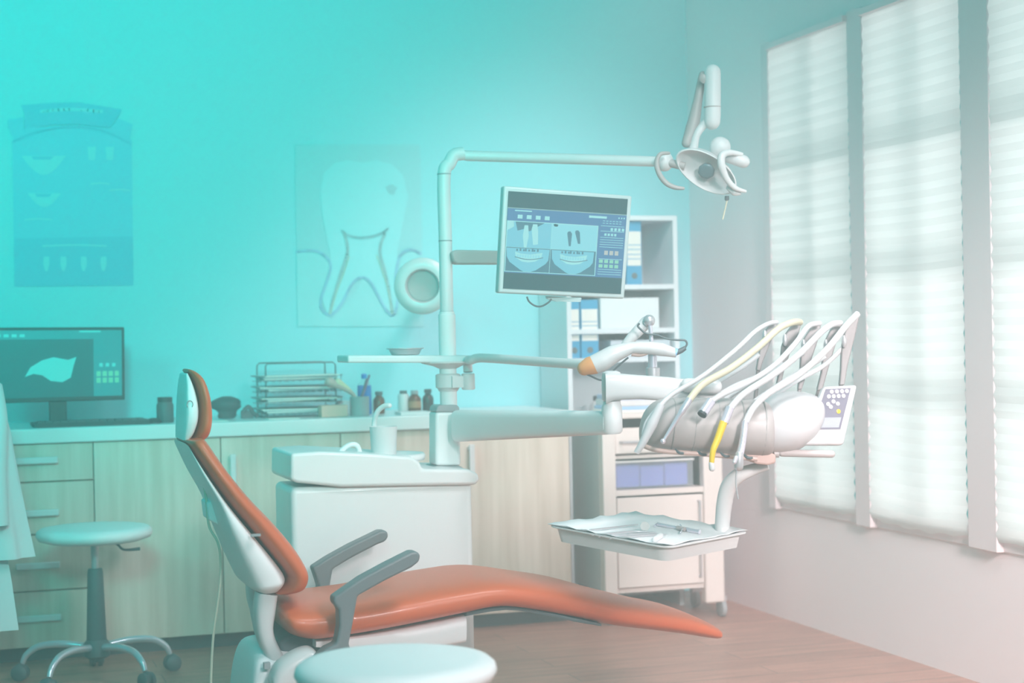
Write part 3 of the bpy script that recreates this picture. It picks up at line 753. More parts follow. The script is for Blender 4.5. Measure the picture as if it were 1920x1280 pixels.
for sx in (1, -1):
    q = lambda x, y: P(CXP + sx * (x - CXP), y, ZC)
    part('sleeve', MB().tube([q(-22, 726), q(-6, 790) + HF * -.05, q(0, 880) + HF * -.08, q(6, 980) + HF * -.09], [.045, .05, .045, .045], COAT, 16), cb)
cs = thing('coat_stand', 'slim grey coat stand carrying the white coat beyond the left edge', 'coat stand', P(-92, 1300, ZC) * 1)
cs.location.z = 0
L = Vector(cs.location)
part('pole', MB().tube([L + UZ * .02, L + UZ * 1.62], 0.014, STEEL, 12, smooth=False), cs)
part('base', MB().lathe(L, UZ, [(0.16, 0), (0.16, 0.015), (0.02, 0.03)], STEEL, 32), cs)

# ================================================================== DENTAL CHAIR (room aligned, near side plane YN)
YN = 4.40; YFAR = 4.88
def N(px, py, Y=YN): return PY(px, py, Y)
base_c = N(760, 1300, 4.64); base_c.z = 0
dc = thing('dental_chair', 'orange leather dental chair with white shell and grey armrests', 'dental chair', base_c)
# seat and leg rest
seat = [(538, 1158, 1172, .03), (545, 1148, 1186, .01), (560, 1143, 1202, 0), (600, 1139, 1211, 0), (657, 1133, 1203, 0), (713, 1125, 1194, 0), (797, 1108, 1178, 0), (882, 1094, 1160, 0), (921, 1089, 1151, 0), (963, 1089, 1147, .0), (1029, 1097, 1156, .005), (1102, 1108, 1170, .012), (1177, 1128, 1185, .022), (1253, 1146, 1194, .035), (1313, 1158, 1202, .05), (1358, 1176, 1209, .065), (1378, 1187, 1211, .085), (1387, 1196, 1207, .12)]
st = [(N(x, yt), N(x + (yb - yt) * 0.0, yb), YN + ins, YFAR - ins * 1.6) for x, yt, yb, ins in seat]
part('seat_cushion', MB().ribbon(dense(st, 4), LEATHER, 2.9, 44), dc, sharp=80)
# seat pan beneath
pan = [(600, 1206, 1222), (700, 1194, 1226), (800, 1176, 1228), (885, 1158, 1215)]
part('seat_pan', MB().ribbon(dense([(N(x, a), N(x, b_), YN + .05, YFAR - .05) for x, a, b_ in pan], 3), SHELLW, 6, 28), dc)
lp = [(885, 1150, 1162), (960, 1140, 1150), (1030, 1150, 1159), (1090, 1162, 1172), (1140, 1174, 1180)]
part('leg_plate', MB().ribbon(dense([(N(x, a), N(x, b_), YN + .05, YFAR - .08) for x, a, b_ in lp], 3), DARKG, 6, 28), dc)
# back cushion: outer (front) edge points and inner edge points
co = [(392, 826), (400, 832), (437, 886), (479, 938), (526, 987), (564, 1032), (586, 1068), (592, 1090), (584, 1112), (560, 1124)]
ci = [(372, 829), (362, 836), (390, 882), (432, 942), (475, 994), (519, 1048), (546, 1082), (548, 1098), (540, 1112), (524, 1122)]
ins = [.06, .03, .01, 0, 0, 0, 0, .005, .02, .06]
part('back_cushion', MB().ribbon(dense([(N(*a), N(*b_), YN + .02 + i_, YFAR - .02 - i_) for a, b_, i_ in zip(co, ci, ins)], 5), LEATHER, 3.0, 40), dc, sharp=80)
# back shell
si = [(360, 836), (388, 882), (430, 942), (473, 994), (519, 1048), (546, 1083), (548, 1100), (538, 1116)]
so = [(368, 858), (388, 900), (414, 948), (430, 996), (452, 1052), (473, 1098), (482, 1113), (496, 1122)]
sn = [.05, .03, .02, .01, .01, .015, .02, .05]
part('back_shell', MB().ribbon(dense([(N(*a), N(*b_), YN + .02 + i_, YFAR - .03 - i_) for a, b_, i_ in zip(si, so, sn)], 5), SHELLW, 3.6, 40), dc, sharp=80)
# headrest
HY = 4.53; H2 = 4.77
ho = [(360, 692), (372, 696), (387, 710), (398, 740), (403, 775), (401, 805), (394, 823), (380, 829)]
hi = [(357, 697), (363, 705), (371, 724), (377, 752), (377, 780), (374, 805), (368, 820), (360, 829)]
part('headrest_cushion', MB().ribbon(dense([(N(*a, HY), N(*b_, HY), HY + i_, H2 - i_) for a, b_, i_ in zip(ho, hi, [.06, .03, .01, 0, 0, 0, .02, .05])], 5), LEATHER, 3.0, 36), dc, sharp=80)
hs_i = [(358, 700), (364, 716), (372, 740), (376, 765), (375, 790), (367, 815), (357, 827)]
hs_o = [(353, 702), (351, 720), (349, 740), (348, 765), (347, 790), (346, 812), (346, 826)]
hsh = part('headrest_shell', MB().ribbon(dense([(N(*a, HY), N(*b_, HY), HY + .005 + i_, H2 - i_) for a, b_, i_ in zip(hs_i, hs_o, [.05, .02, .01, 0, 0, .01, .02])], 5), SHELLW, 4.5, 36), dc, sharp=80)
c = N(356, 758, HY + 0.004)
part('logo_ring', MB().tube([c + Vector((0.008 * math.cos(a), 0, 0.010 * math.sin(a))) for a in [math.pi * (1.25 - 1.5 * k / 8) for k in range(9)]], 0.0012, MIDG, 6), hsh)
part('headrest_post', MB().tube([N(366, 812, 4.64), N(372, 850, 4.64), N(392, 885, 4.64)], 0.012, SHELLW, 12), dc)
c = N(480, 1003, YN + .008); part('shell_badge', MB().box(c.x - .012, c.x + .012, c.y - .003, c.y + .012, c.z - .003, c.z + .003, MIDG), dc)
# box + cable on the back
bxp = N(400, 980, 4.66)
part('control_box', MB().prism([N(x, y, 4.60) for x, y in ((388, 942), (407, 936), (424, 985), (420, 990), (392, 975))], (0, .12, 0), SHELLW), dc, bevel=.006)
part('cable', MB().tube([N(374, 870, 4.62), N(386, 930, 4.62), N(392, 985, 4.62), N(409, 1018, 4.60), N(414, 1060, 4.60), N(411, 1110, 4.60), N(400, 1191, 4.60), N(395, 1290, 4.60), N(394, 1390, 4.60)], 0.0035, mat('cable_cream', (0.6, 0.62, 0.5), .5), 8), dc)
# link arm and base
la = [(484, 1112), (480, 1149), (485, 1196), (500, 1232), (515, 1256), (530, 1275)]
lb_ = [(524, 1118), (520, 1149), (516, 1186), (530, 1222), (545, 1240), (560, 1252)]
part('link_arm', MB().ribbon(dense([(N(*a, 4.47), N(*b_, 4.47), 4.47, 4.55) for a, b_ in zip(la, lb_)], 5), WHITE, 3.2, 24), dc, sharp=80)
part('link_arm', MB().ribbon(dense([(N(*a, 4.72), N(*b_, 4.72), 4.72, 4.80) for a, b_ in zip([(470, 1040), (466, 1110), (474, 1150), (484, 1196), (500, 1240)], [(500, 1060), (500, 1110), (504, 1140), (516, 1186), (530, 1230)])], 5), WHITE, 3.2, 24), dc, sharp=80)
part('seat_mechanism', MB().prism([N(x, y, 4.50) for x, y in ((522, 1205), (560, 1180), (700, 1195), (700, 1235), (560, 1262), (535, 1250))], (0, .30, 0), DARKG), dc, bevel=.01)
hz = [(470, 1330, 1400), (476, 1270, 1400), (490, 1232, 1400), (520, 1222, 1400), (556, 1222, 1400), (600, 1232, 1400), (640, 1250, 1400), (800, 1260, 1400), (860, 1300, 1400)]
fz = lambda v: v
st = []
for x, a, b_ in hz:
    A = N(x, a, 4.45); B = Vector((A.x, A.y, 0.0)); st.append((A, B, 4.45, 4.83))
part('base_housing', MB().ribbon(dense(st, 4), SHELLW, 5, 36), dc, sharp=80)
kp = [(512, 1275), (524, 1250), (553, 1227), (580, 1217), (595, 1222), (600, 1240)]
part('side_cover', MB().ribbon(dense([(N(*a, 4.36), N(a[0] + 16, a[1] + 70, 4.36), 4.36, 4.46) for a in kp], 4), WHITE, 3.0, 28), dc, sharp=80)
c = N(500, 1247, 4.448); part('vent_mark', MB().box(c.x - .008, c.x + .008, c.y - .012, c.y + .01, c.z - .008, c.z + .008, MIDG), dc)
# armrests
ar = [(626, 1120), (677, 1084), (727, 1057), (772, 1034.5), (783, 1034), (789, 1041), (786, 1053), (772, 1064), (721, 1089), (671, 1117), (667, 1140), (661, 1174), (654, 1208), (659, 1217), (640, 1222), (592, 1236), (612, 1216), (631, 1207), (637, 1174), (636, 1143), (626, 1131)]
part('armrest', MB().prism([N(x, y, 4.315) for x, y in ar], (0, .055, 0), ARMG), dc, bevel=.009, seg=4)
af = [(586, 1064), (617, 1044), (657, 1022), (713, 995), (726, 995), (729, 1005), (723, 1015), (707, 1021), (657, 1047), (624, 1067), (620, 1092), (615, 1130), (605, 1160), (596, 1160), (598, 1100), (592, 1081)]
part('armrest', MB().prism([N(x, y, 4.92) for x, y in af], (0, .055, 0), ARMG), dc, bevel=.009, seg=4)
part('armrest_bracket', MB().prism([N(x, y, 4.60) for x, y in ((596, 1178), (625, 1178), (640, 1200), (600, 1205))], (0, .33, 0), DARKG), dc)

# ================================================================== DENTAL UNIT (water unit with column)
UY = 5.05; UY2 = 5.36
ux0 = N(551, 1000, UY).x; ux1 = N(889, 1000, UY).x
du = thing('dental_unit', 'white dental water unit with spittoon basin and tall column behind the chair', 'dental unit', ((ux0 + ux1) / 2, 5.2, 0))
zl = N(720, 907, UY).z
part('cabinet_body', MB().box(ux0 - .004, ux1, UY + .01, UY2 - .02, 0, zl, UNITW), du, bevel=.018, seg=4)
lt = [(546, 850), (600, 846), (690, 850), (772, 856), (787, 866), (792, 879), (880, 880), (897, 888), (900, 900), (892, 909), (800, 910), (640, 913), (556, 905), (545, 900)]
part('unit_lid', MB().prism([N(x, y, UY - .012) for x, y in lt], (0, UY2 - UY + .025, 0), UNITW), du, bevel=.014, seg=4)
bz = N(720, 858, UY + .14).z
bc = N(725, 862, UY + .14); bc.z = bz - .012
bowl = part('spittoon_bowl', MB().lathe(bc, UZ, [(0.10, 0.0), (0.118, 0.004), (0.122, 0.018), (0.116, 0.026), (0.108, 0.022), (0.09, 0.006), (0.04, 0.001), (0.005, 0.0005)], UNITW, 48, ex=1.0), du, sharp=80)
part('rinse_spout', MB().tube([N(625, 862, UY + .10), N(640, 845, UY + .10), N(655, 834, UY + .10), N(668, 834, UY + .10), N(674, 845, UY + .10), N(675, 860, UY + .10)], 0.008, UNITW, 12, round_end=True), du)
part('cup_filler', MB().tube([N(700, 866, UY + .20), N(701, 800, UY + .20), N(706, 775, UY + .18), N(718, 762, UY + .16), N(730, 760, UY + .14)], 0.008, UNITW, 12, round_end=True), du)
cpp = N(720, 862, UY + .10); cpp.z = bz + 0.002
tag(part('paper_cup', MB().lathe(cpp, UZ, [(0.030, 0), (0.038, 0.001), (0.043, 0.098), (0.0405, 0.098), (0.029, 0.006)], WHITE2, 32), base=cpp), 'white plastic cup standing at the spittoon basin below the filler spout', 'cup')
# column
CYc = 5.2
def Cc(x, y, Y=CYc): return PY(x, y, Y)
pz = lambda y: Cc(840, y).z
cx = Cc(840, 700).x
sl_ = MB().prism([Cc(x, y, 5.15) for x, y in ((808, 884), (812, 876), (818, 873), (862, 873), (868, 876), (873, 884))], (0, .11, 0), MIDG)
part('column_foot', sl_, du, bevel=.004)
part('column_block', MB().prism([Cc(x, y, 5.15) for x, y in ((817, 873), (817, 772), (862, 772), (865, 873))], (0, .085, 0), UNITW), du, bevel=.01, seg=4)
part('column_collar', MB().prism([Cc(x, y, 5.15) for x, y in ((817, 772), (820, 762), (824, 759), (856, 759), (861, 762), (863, 772))], (0, .085, 0), MIDG), du, bevel=.004)
part('column_tube', MB().lathe((cx, CYc, 0), UZ, [(0.027, pz(762)), (0.027, pz(590)), (0.024, pz(588)), (0.024, pz(584))], UNITW, 28), du)
part('swivel_collar', MB().lathe((cx, CYc, 0), UZ, [(0.03, pz(733)), (0.034, pz(728)), (0.040, pz(726)), (0.040, pz(703)), (0.036, pz(701)), (0.028, pz(700))], WHITE2, 28), du)
arm_joint = Cc(878, 715, 5.16)
part('swivel_socket', MB().lathe(arm_joint + Vector((0, 0, -.022)), UZ, [(0.018, -0.004), (0.021, 0), (0.021, 0.045), (0.018, 0.048)], WHITE2, 24).box(cx, arm_joint.x, 5.15, 5.19, arm_joint.z - .018, arm_joint.z + .018, WHITE2), du)
part('shelf_cone', MB().lathe((cx, CYc, 0), UZ, [(0.022, pz(700)), (0.024, pz(692)), (0.045, pz(686)), (0.085, pz(680)), (0.086, pz(677))], WHITE2, 32), du)
part('unit_shelf', MB().prism([Cc(x, 680, 5.15) for x in (652, 890)] + [Cc(890, 666, 5.15), Cc(652, 666, 5.15)], (0, .16, 0), mat('shelf_pale', (0.70, 0.76, 0.76), .4)), du, bevel=.006)
# upper pole with bend into lamp arm
lamp_end = P(1238, 303, 5.25)
bend = [Vector((cx, CYc, pz(590))), Vector((cx, CYc, pz(450))), Vector((cx, CYc, pz(330))), Cc(843, 306), Cc(852, 291), Cc(868, 288)]
part('upper_pole', MB().tube(bend, [0.021] * 6, WHITE2, 20), du)
seams = MB()
for y in (585, 452, 307 + 20): seams.lathe((cx, CYc, pz(y)), UZ, [(0.0216, -0.001), (0.0222, 0), (0.0222, 0.002), (0.0216, 0.003)], MIDG, 24)
part('pole_seams', seams, du)
part('lamp_arm', MB().tube([Cc(862, 289), Cc(875, 292), (Cc(875, 292) + lamp_end) / 2, lamp_end], [0.014, 0.0165, 0.0165, 0.016], WHITE2, 18, smooth=False, round_end=True), du)
# monitor arm
part('screen_arm', MB().prism([Cc(x, y, 5.16) for x, y in ((846, 472), (858, 468), (950, 470), (950, 495), (858, 495), (850, 490))], (0, .05, 0), GREYP), du, bevel=.006)
# instrument (scanner) arm tube
J2 = P(1108, 684, 4.75)
part('scanner_arm', MB().tube([arm_joint + UZ * .03, arm_joint + UZ * .065 , P(884, 675, 5.30), P(905, 671, 5.25), P(1000, 677, 5.0), J2], [.015, .014, .014, .014, .014, .0145], WHITE2, 16), du)
# lower delivery arm
beam = [Cc(866, 768, 5.17), Cc(866, 828, 5.17)]
bt = []
for t in [0, .15, .4, .7, .92, 1.0]:
    x = 862 + (1150 - 862) * t; Z = 5.33 + (4.62 - 5.33) * t
    a = P(x, 768 + 2 * t, Z); b_ = P(x, 828 - 14 * t, Z); c = (a + b_) / 2; h = (a - b_).length / 2; w = 0.032
    ring = []
    ax = (P(1150, 790, 4.62) - P(862, 790, 5.33)).normalized(); sd = ax.cross(UZ).normalized()
    for k in range(24):
        an = 2 * math.pi * k / 24; ca, sa = math.cos(an), math.sin(an)
        ring.append(c + sd * w * math.copysign(abs(ca) ** .5, ca) + UZ * h * math.copysign(abs(sa) ** .5, sa))
    bt.append(ring)
part('delivery_arm', MB().loft(bt, UNITW), du, bevel=.004)
dbl = MB(); q_ = P(1147, 760, 4.62); pzz = lambda y: P(1147, y, 4.62).z
dbl.lathe((q_.x, q_.y, 0), UZ, [(0.022, pzz(813)), (0.028, pzz(808)), (0.028, pzz(762)), (0.024, pzz(757)), (0.024, pzz(752))], UNITW, 28)
part('arm_elbow', dbl, du)

# small bowl on the unit shelf
p = Cc(760, 666, 5.22); p.z += 0.001
tag(part('instrument_bowl', MB().lathe(p, UZ, [(0.038, 0), (0.044, 0.002), (0.052, 0.018), (0.060, 0.020), (0.060, 0.022), (0.050, 0.022), (0.042, 0.005), (0.01, 0.004)], STEEL, 32), base=p), 'small steel dish on the pale shelf of the column', 'dish')

# ================================================================== TILTED SCREEN
tq = [P(945, 348, 4.98), P(1185.5, 367, 5.10), P(1171, 560, 5.10), P(934, 549, 4.98)]
fr = zframe(tq)
ts = thing('tilted_screen', 'square grey framed screen showing dental x-rays on the column arm', 'monitor', fr(.5, 0, -.02))
BZ = mat('bezel_silver', (0.50, 0.58, 0.58), .35)
part('housing', MB().box(0, 1, 0, 1, -0.035, 0, BZ, fr), ts, bevel=.006)
part('housing_back', MB().box(.15, .85, .15, .85, -0.06, -0.034, BZ, fr), ts, bevel=.01)
sf = zframe([fr(.035, .953, .001), fr(.965, .985 - .02, .001), fr(.965, .045, .001), fr(.035, .045, .001)])
def em(nm, c, e=1.0): return mat(nm, (0.01, 0.02, 0.03), .35, emit=c, es=e)
E_BG = em('x_screen_dark', (0.012, 0.11, 0.115), .85); E_BL = em('x_screen_blue', (0.055, 0.22, 0.42)); E_WH = em('x_screen_pale', (0.35, 0.80, 0.80))
E_MID = em('x_screen_mid', (0.17, 0.60, 0.72)); E_LT = em('x_screen_light', (0.25, 0.72, 0.80)); E_DK = em('x_screen_shadow', (0.05, 0.22, 0.28)); E_PK = em('x_screen_pink', (0.5, 0.55, 0.5)); E_GR = em('x_screen_green', (0.25, 0.70, 0.50))
E_TOP = em('x_screen_rule', (0.25, 0.45, 0.45))
sb = MB().box(0, 1, 0, 1, 0, 0.0015, E_BG, sf)
sb.box(0, 1, .165, .825, .0015, .0022, E_BL, sf).box(0, 1, .825, .835, .0015, .0024, E_TOP, sf)
part('screen', sb, ts)
xr = MB()
def sbx(x0, x1, y0, y1, m, w): xr.box(x0, x1, y0, y1, w, w + .0006, m, sf)
def spoly(pts, m, w): xr.prism([sf(a, b_, w) for a, b_ in pts], sf.n * .0005, m)
sbx(0.0, .765, .175, .70, E_WH, .0022)                       # frame
sbx(.006, .372, .43, .692, E_MID, .003); sbx(.376, .758, .43, .692, E_LT, .003)
sbx(.006, .372, .182, .428, E_DK, .003); sbx(.376, .758, .182, .428, E_DK, .003)
spoly([(.07, .692), (.31, .692), (.24, .64), (.19, .60), (.14, .62), (.09, .60)], E_DK, .0037)
spoly([(.15, .43), (.135, .55), (.145, .66), (.175, .66), (.185, .55), (.17, .43)], E_WH, .0044)
spoly([(.225, .46), (.205, .62), (.215, .675), (.25, .675), (.26, .60), (.265, .47)], E_WH, .0044)
spoly([(.006, .60), (.006, .692), (.055, .692), (.06, .64)], E_WH, .0037)
spoly([(.51, .62), (.505, .60), (.525, .47), (.54, .47), (.545, .60), (.53, .625)], E_DK, .0037)
spoly([(.575, .635), (.57, .62), (.60, .50), (.62, .50), (.61, .62), (.595, .64)], E_DK, .0037)
spoly([(.385, .685), (.40, .692), (.425, .685), (.42, .665), (.395, .665)], E_BG, .0037)
for ox in (.008, .385):
    J = [(0, .42), (.005, .33), (.03, .275), (.12, .20), (.15, .183), (.21, .183), (.25, .20), (.33, .27), (.352, .31), (.358, .42)]
    spoly([(ox + a, b_) for a, b_ in J], E_MID, .0037)
    spoly([(ox + .07, .385), (ox + .08, .32), (ox + .13, .285), (ox + .18, .278), (ox + .24, .29), (ox + .29, .33), (ox + .30, .385), (ox + .2, .36), (ox + .12, .365)], E_WH, .0044)
    for k in range(9):
        x = ox + .085 + k * .022; sbx(x, x + .015, .325, .355, E_LT, .0051); 
    pts = [(ox + .07 + .026 * k, .33 - .022 * math.sin(math.pi * k / 8.5)) for k in range(10)]
    for k in range(9):
        a, b_ = pts[k], pts[k + 1]; spoly([(a[0], a[1] - .004), (b_[0], b_[1] - .004), (b_[0], b_[1] + .004), (a[0], a[1] + .004)], E_DK, .0058)
    for k in range(8): x = ox + .08 + k * .024 + (k % 3) * .004; sbx(x, x + .014, .392, .412 + .006 * (k % 2), E_DK, .0044)
for a, b_, y in [(.06, .20, .80), (.68, .83, .79)]: sbx(a, b_, y - (.012 if a > .5 else 0), y + .012, E_WH, .003)
for k in range(4): sbx(.085 + .075 * k, .125 + .075 * k, .725, .765, E_WH, .003)
for k in range(4): sbx(.87 + .032 * k, .89 + .032 * k, .655, .685, E_WH, .003)
for k in range(4): sbx(.82 + .028 * k, .838 + .028 * k, .60, .625, E_WH, .003)
for y in (.70, .645, .58, .555, .53, .505, .48, .355, .245, .22, .195): sbx(.785, .985, y, y + .005, E_WH, .003)
for k in range(6): sbx(.80 + .028 * k, .818 + .028 * k, .752, .758, E_WH, .003); sbx(.80 + .028 * k, .818 + .028 * k, .728, .734, E_WH, .003)
for k in range(3): sbx(.83 + .045 * k, .86 + .045 * k, .40, .445, E_PK, .003)
for k in range(8): sbx(.79 + .045 * (k % 4), .822 + .045 * (k % 4), .265 + .05 * (k // 4), .30 + .05 * (k // 4), E_GR, .003)
for k in range(3): sbx(.93 + .022 * k, .94 + .022 * k, .785, .80, E_WH, .003)
part('screen_graphics', xr, ts)
part('screen_cable', MB().tube([P(988, 556, 5.03), P(992, 565, 5.03), P(1003, 573, 5.03), P(1015, 574, 5.03), P(1028, 567, 5.03), P(1034, 560, 5.03)], .0028, DARKG, 8), ts)
part('lower_bracket', MB().prism([P(x, y, 5.08) for x, y in ((1022, 555), (1086, 558), (1084, 566), (1040, 565), (1024, 560))], fr.n * .02, BZ), ts)

# ================================================================== X-RAY HEAD on the wall
c = P(792, 536, 6.3); ax = (HF * -1 + HR * .0 + UZ * -.02).normalized()
xh_ = thing('round_xray_head', 'round white cone head with a pale recess half behind the column', 'x-ray head', c)
K_ = 1.22
part('cone_ring', MB().lathe(c, ax, [(r * K_, h) for r, h in [(0.05, -.10), (0.066, -.05), (0.082, -.01), (0.086, 0), (0.084, .006), (0.062, .01), (0.052, .008), (0.046, -.03), (0.01, -.035)]], WHITE, 48), xh_, sharp=60)
part('recess', MB().lathe(c + ax * -.028, ax, [(0.045 * K_, 0), (0.045 * K_, .003), (0.0, .0035)], GREYP, 32), xh_)
e = PY(806, 536, YB - .02)
part('wall_bracket', MB().tube([c - ax * .09, e], 0.025, WHITE2, 14, smooth=False).box(e.x - .035, e.x + .035, YB - .03, YB - .001, e.z - .04, e.z + .04, WHITE2), xh_)

# ================================================================== OPERATING LIGHT
ZL = 5.15
ol = thing('operating_light', 'white operating light with oval reflector hanging from the lamp arm', 'operating light', P(1320, 370, ZL))
def L_(x, y, dz=0.0): return P(x, y, ZL + dz)
px = ZL / FPX
part('upper_tube', MB().tube([L_(1336, 136), L_(1336, 215), L_(1335, 228)], [15.5 * px] * 3, WHITE2, 24, smooth=False, round_end=True), ol)
rg = MB().lathe(L_(1335.5, 202), UZ, [(15.6 * px, 0), (16.2 * px, .001), (16.2 * px, .003), (15.6 * px, .004)], GREYP, 24); part('tube_ring', rg, ol)
part('rear_link', MB().tube([L_(1317, 140, .03), L_(1308, 190, .03), L_(1298, 240, .03), L_(1287, 268, .02)], [7 * px, 9 * px, 13 * px, 9 * px], GREYP, 16, round_end=True), ol)
part('neck', MB().tube([L_(1334, 226), L_(1318, 236, .01), L_(1306, 254, .01), L_(1300, 278, 0.02)], [11 * px, 8 * px, 7 * px, 9 * px], WHITE2, 16), ol)
part('link_pivot', MB().lathe(L_(1320, 148, -.0), HF * -1, [(9 * px, 0), (9 * px, .006), (5 * px, .010)], GREYP, 20), ol)
# reflector: lathe with axis facing down-left toward viewer
rc = L_(1324, 322); axr = (HF * -1.0 + HR * -0.25 + UZ * -0.55).normalized()
xd = (HR * 0.80 + UZ * -0.58).normalized()
rf = MB().lathe(rc, axr, [(0.02, -.075), (0.05, -.066), (0.075, -.04), (0.088, -.004), (0.090, 0), (0.086, .002), (0.072, -.028), (0.045, -.045), (0.005, -.05)], WHITE2, 48, ex=1.15, xdir=xd)
for v in rf.v:   # squash to an oval
    d = v - rc; k = axr.cross(xd).normalized(); d -= k * d.dot(k) * 0.38; v.x, v.y, v.z = rc + d
part('reflector', rf, ol, sharp=70)
part('lens_shield', MB().lathe(rc + axr * -.014, axr, [(0.022, 0), (0.026, .004), (0.026, .012), (0.02, .016)], mat('lens_grey', (0.12, 0.20, 0.22), .15), 8, xdir=xd), ol, bevel=.003)
part('lens_stem', MB().tube([rc + axr * -.05, rc + axr * -.01], .010, PINKB, 10, smooth=False), ol)
part('lamp_dome', MB().ball(L_(1350, 276, .02), 20 * px, WHITE2, 24), ol)
part('side_bracket', MB().tube([L_(1392, 290, -.03), L_(1368, 286, -.04), L_(1354, 292, -.05), L_(1353, 310, -.05), L_(1362, 334, -.04), L_(1378, 352, -.03), L_(1399, 359, -.02)], [4 * px, 6 * px, 7 * px, 7.5 * px, 6 * px, 5 * px, 2.5 * px], WHITE2, 16), ol)
part('knob', MB().tube([L_(1362, 293, 0), L_(1385, 300, -.02), L_(1394, 303, -.02)], [11 * px, 12 * px, 12 * px], WHITE2, 20, smooth=False, round_end=True), ol)
part('arm_joint', MB().ball(L_(1246, 303, .04), 17 * px, WHITE2, 24, (1, 1, 1.1)).tube([L_(1246, 303, .03), L_(1284, 312, .02)], 8 * px, GREYP, 14, smooth=False), ol)
part('grip_handle', MB().tube([L_(1254, 287, -.04), L_(1238, 289, -.05), L_(1231, 305, -.05), L_(1236, 326, -.05), L_(1249, 343, -.05), L_(1265, 351, -.05), L_(1281, 353, -.05)], [3 * px, 4 * px, 5 * px, 5 * px, 5 * px, 4.5 * px, 3 * px], GREYP, 12, round_end=True), ol)
part('lower_lip', MB().tube([L_(1366, 352, -.01), L_(1377, 360, -.01), L_(1386, 362, -.01)], [5 * px, 7 * px, 4 * px], WHITE2, 12, round_end=True), ol)
part('pull_stub', MB().lathe(L_(1363, 376), UZ, [(3 * px, 0), (4.5 * px, .004), (4 * px, .014)], DARKG, 12), ol)
part('pull_cord', MB().tube([L_(1363, 376), L_(1360, 390), L_(1355, 411)], 1.5 * px, HOSEC, 8), ol)

# ================================================================== SCANNER on its arm
ZS = 4.72; px = ZS / FPX
def S(x, y, d=0.0): return P(x, y, ZS + d)
sc = thing('scanner_head', 'white curved scanner head with an orange band on the slim upper arm', 'dental scanner', S(1150, 720))
part('orange_ring', MB().tube([S(1096, 690), S(1104, 686), S(1116, 683)], [14 * px, 17 * px, 18 * px], ORNG, 24, smooth=False, round_end=True), sc, label='orange end band')
part('scanner_body', MB().tube([S(1113, 684), S(1130, 676), S(1150, 664), S(1168, 657), S(1185, 652), S(1215, 652), S(1240, 655), S(1268, 662)], [18 * px, 19 * px, 17 * px, 14 * px, 11 * px, 12 * px, 12.5 * px, 8 * px], WHITE, 24), sc, sharp=70)
part('rear_boom', MB().tube([S(1160, 664, .05), S(1185, 632, .05), S(1212, 604, .05)], [9 * px, 10 * px, 12 * px], WHITE, 20, smooth=False, round_end=True), sc)
part('ball_joint', MB().ball(S(1217, 601, .03), 11.5 * px, STEEL, 28), sc, label='polished silver ball joint')
part('rod', MB().tube([S(1219, 610, .02), S(1222, 650, .02)], 4 * px, CHROME, 14, smooth=False).tube([S(1223, 655, .02), S(1224, 688, .02)], 8.5 * px, CHROME, 20, smooth=False), sc)
part('round_weight', MB().lathe(S(1224.5, 706, .02), UZ, [(11.5 * px, 0), (13 * px, .002), (13 * px, .024), (11 * px, .026)], STEEL, 28), sc)
part('blue_ring', MB().tube([S(1264, 660), S(1269, 661.5)], 8.6 * px, mat('pale_blue_ring', (.25, .5, .75), .4), 20, smooth=False), sc)
part('cable_boot', MB().tube([S(1267, 661), S(1277, 657), S(1285, 652)], [5.5 * px, 5 * px, 4 * px], DARKG, 12), sc)
part('scanner_cable', MB().tube([S(1283, 653), S(1288, 645), S(1284, 638), S(1268, 637), S(1248, 634), S(1232, 628), S(1212, 625), S(1201, 617), S(1196, 611), S(1199, 606)], 1.9 * px, DARKG, 8), sc)
part('scanner_cable', MB().tube([S(1090, 690), S(1094, 698), S(1108, 705), S(1125, 712), S(1140, 710), S(1149, 702), S(1151, 694), S(1165, 681), S(1178, 670)], 1.8 * px, DARKG, 8), sc)
part('trigger', MB().tube([S(1184, 664), S(1200, 666), S(1214, 662)], [4 * px, 3 * px, 3 * px], PINKB, 10), sc)

# ================================================================== DELIVERY TABLE
ZD = 4.50; px = ZD / FPX
def D(x, y, d=0.0): return P(x, y, ZD + d)
dt = thing('delivery_table', 'grey and white dental instrument table with whip arms and a tray arm', 'instrument table', D(1330, 860))
# rear arm from elbow to table
ra = []
for x, a, b_, d in [(1135, 700, 756, .10), (1150, 699, 750, .10), (1200, 703, 748, .11), (1250, 706, 752, .12), (1300, 712, 760, .12), (1345, 722, 765, .10)]:
    A = D(x, a, d); B = D(x, b_, d); c = (A + B) / 2; h = (A - B).length / 2
    ra.append([c + HF * .028 * math.copysign(abs(math.cos(t)) ** .55, math.cos(t)) + UZ * h * math.copysign(abs(math.sin(t)) ** .55, math.sin(t)) for t in [2 * math.pi * k / 28 for k in range(28)]])
part('rear_arm', MB().loft(ra, WHITE), dt, sharp=60)
q_ = P(1147, 730, 4.62); pe = lambda y: P(1147, y, 4.62).z
part('elbow_cap', MB().lathe((q_.x, q_.y, 0), UZ, [(0.024, pe(751)), (0.027, pe(748)), (0.027, pe(708)), (0.024, pe(698)), (0.015, pe(695))], WHITE, 28), dt)
part('joint_cover', MB().tube([D(1290, 722, .08), D(1340, 724, .06)], 14 * px, WHITE, 16, smooth=False, round_end=True), dt)
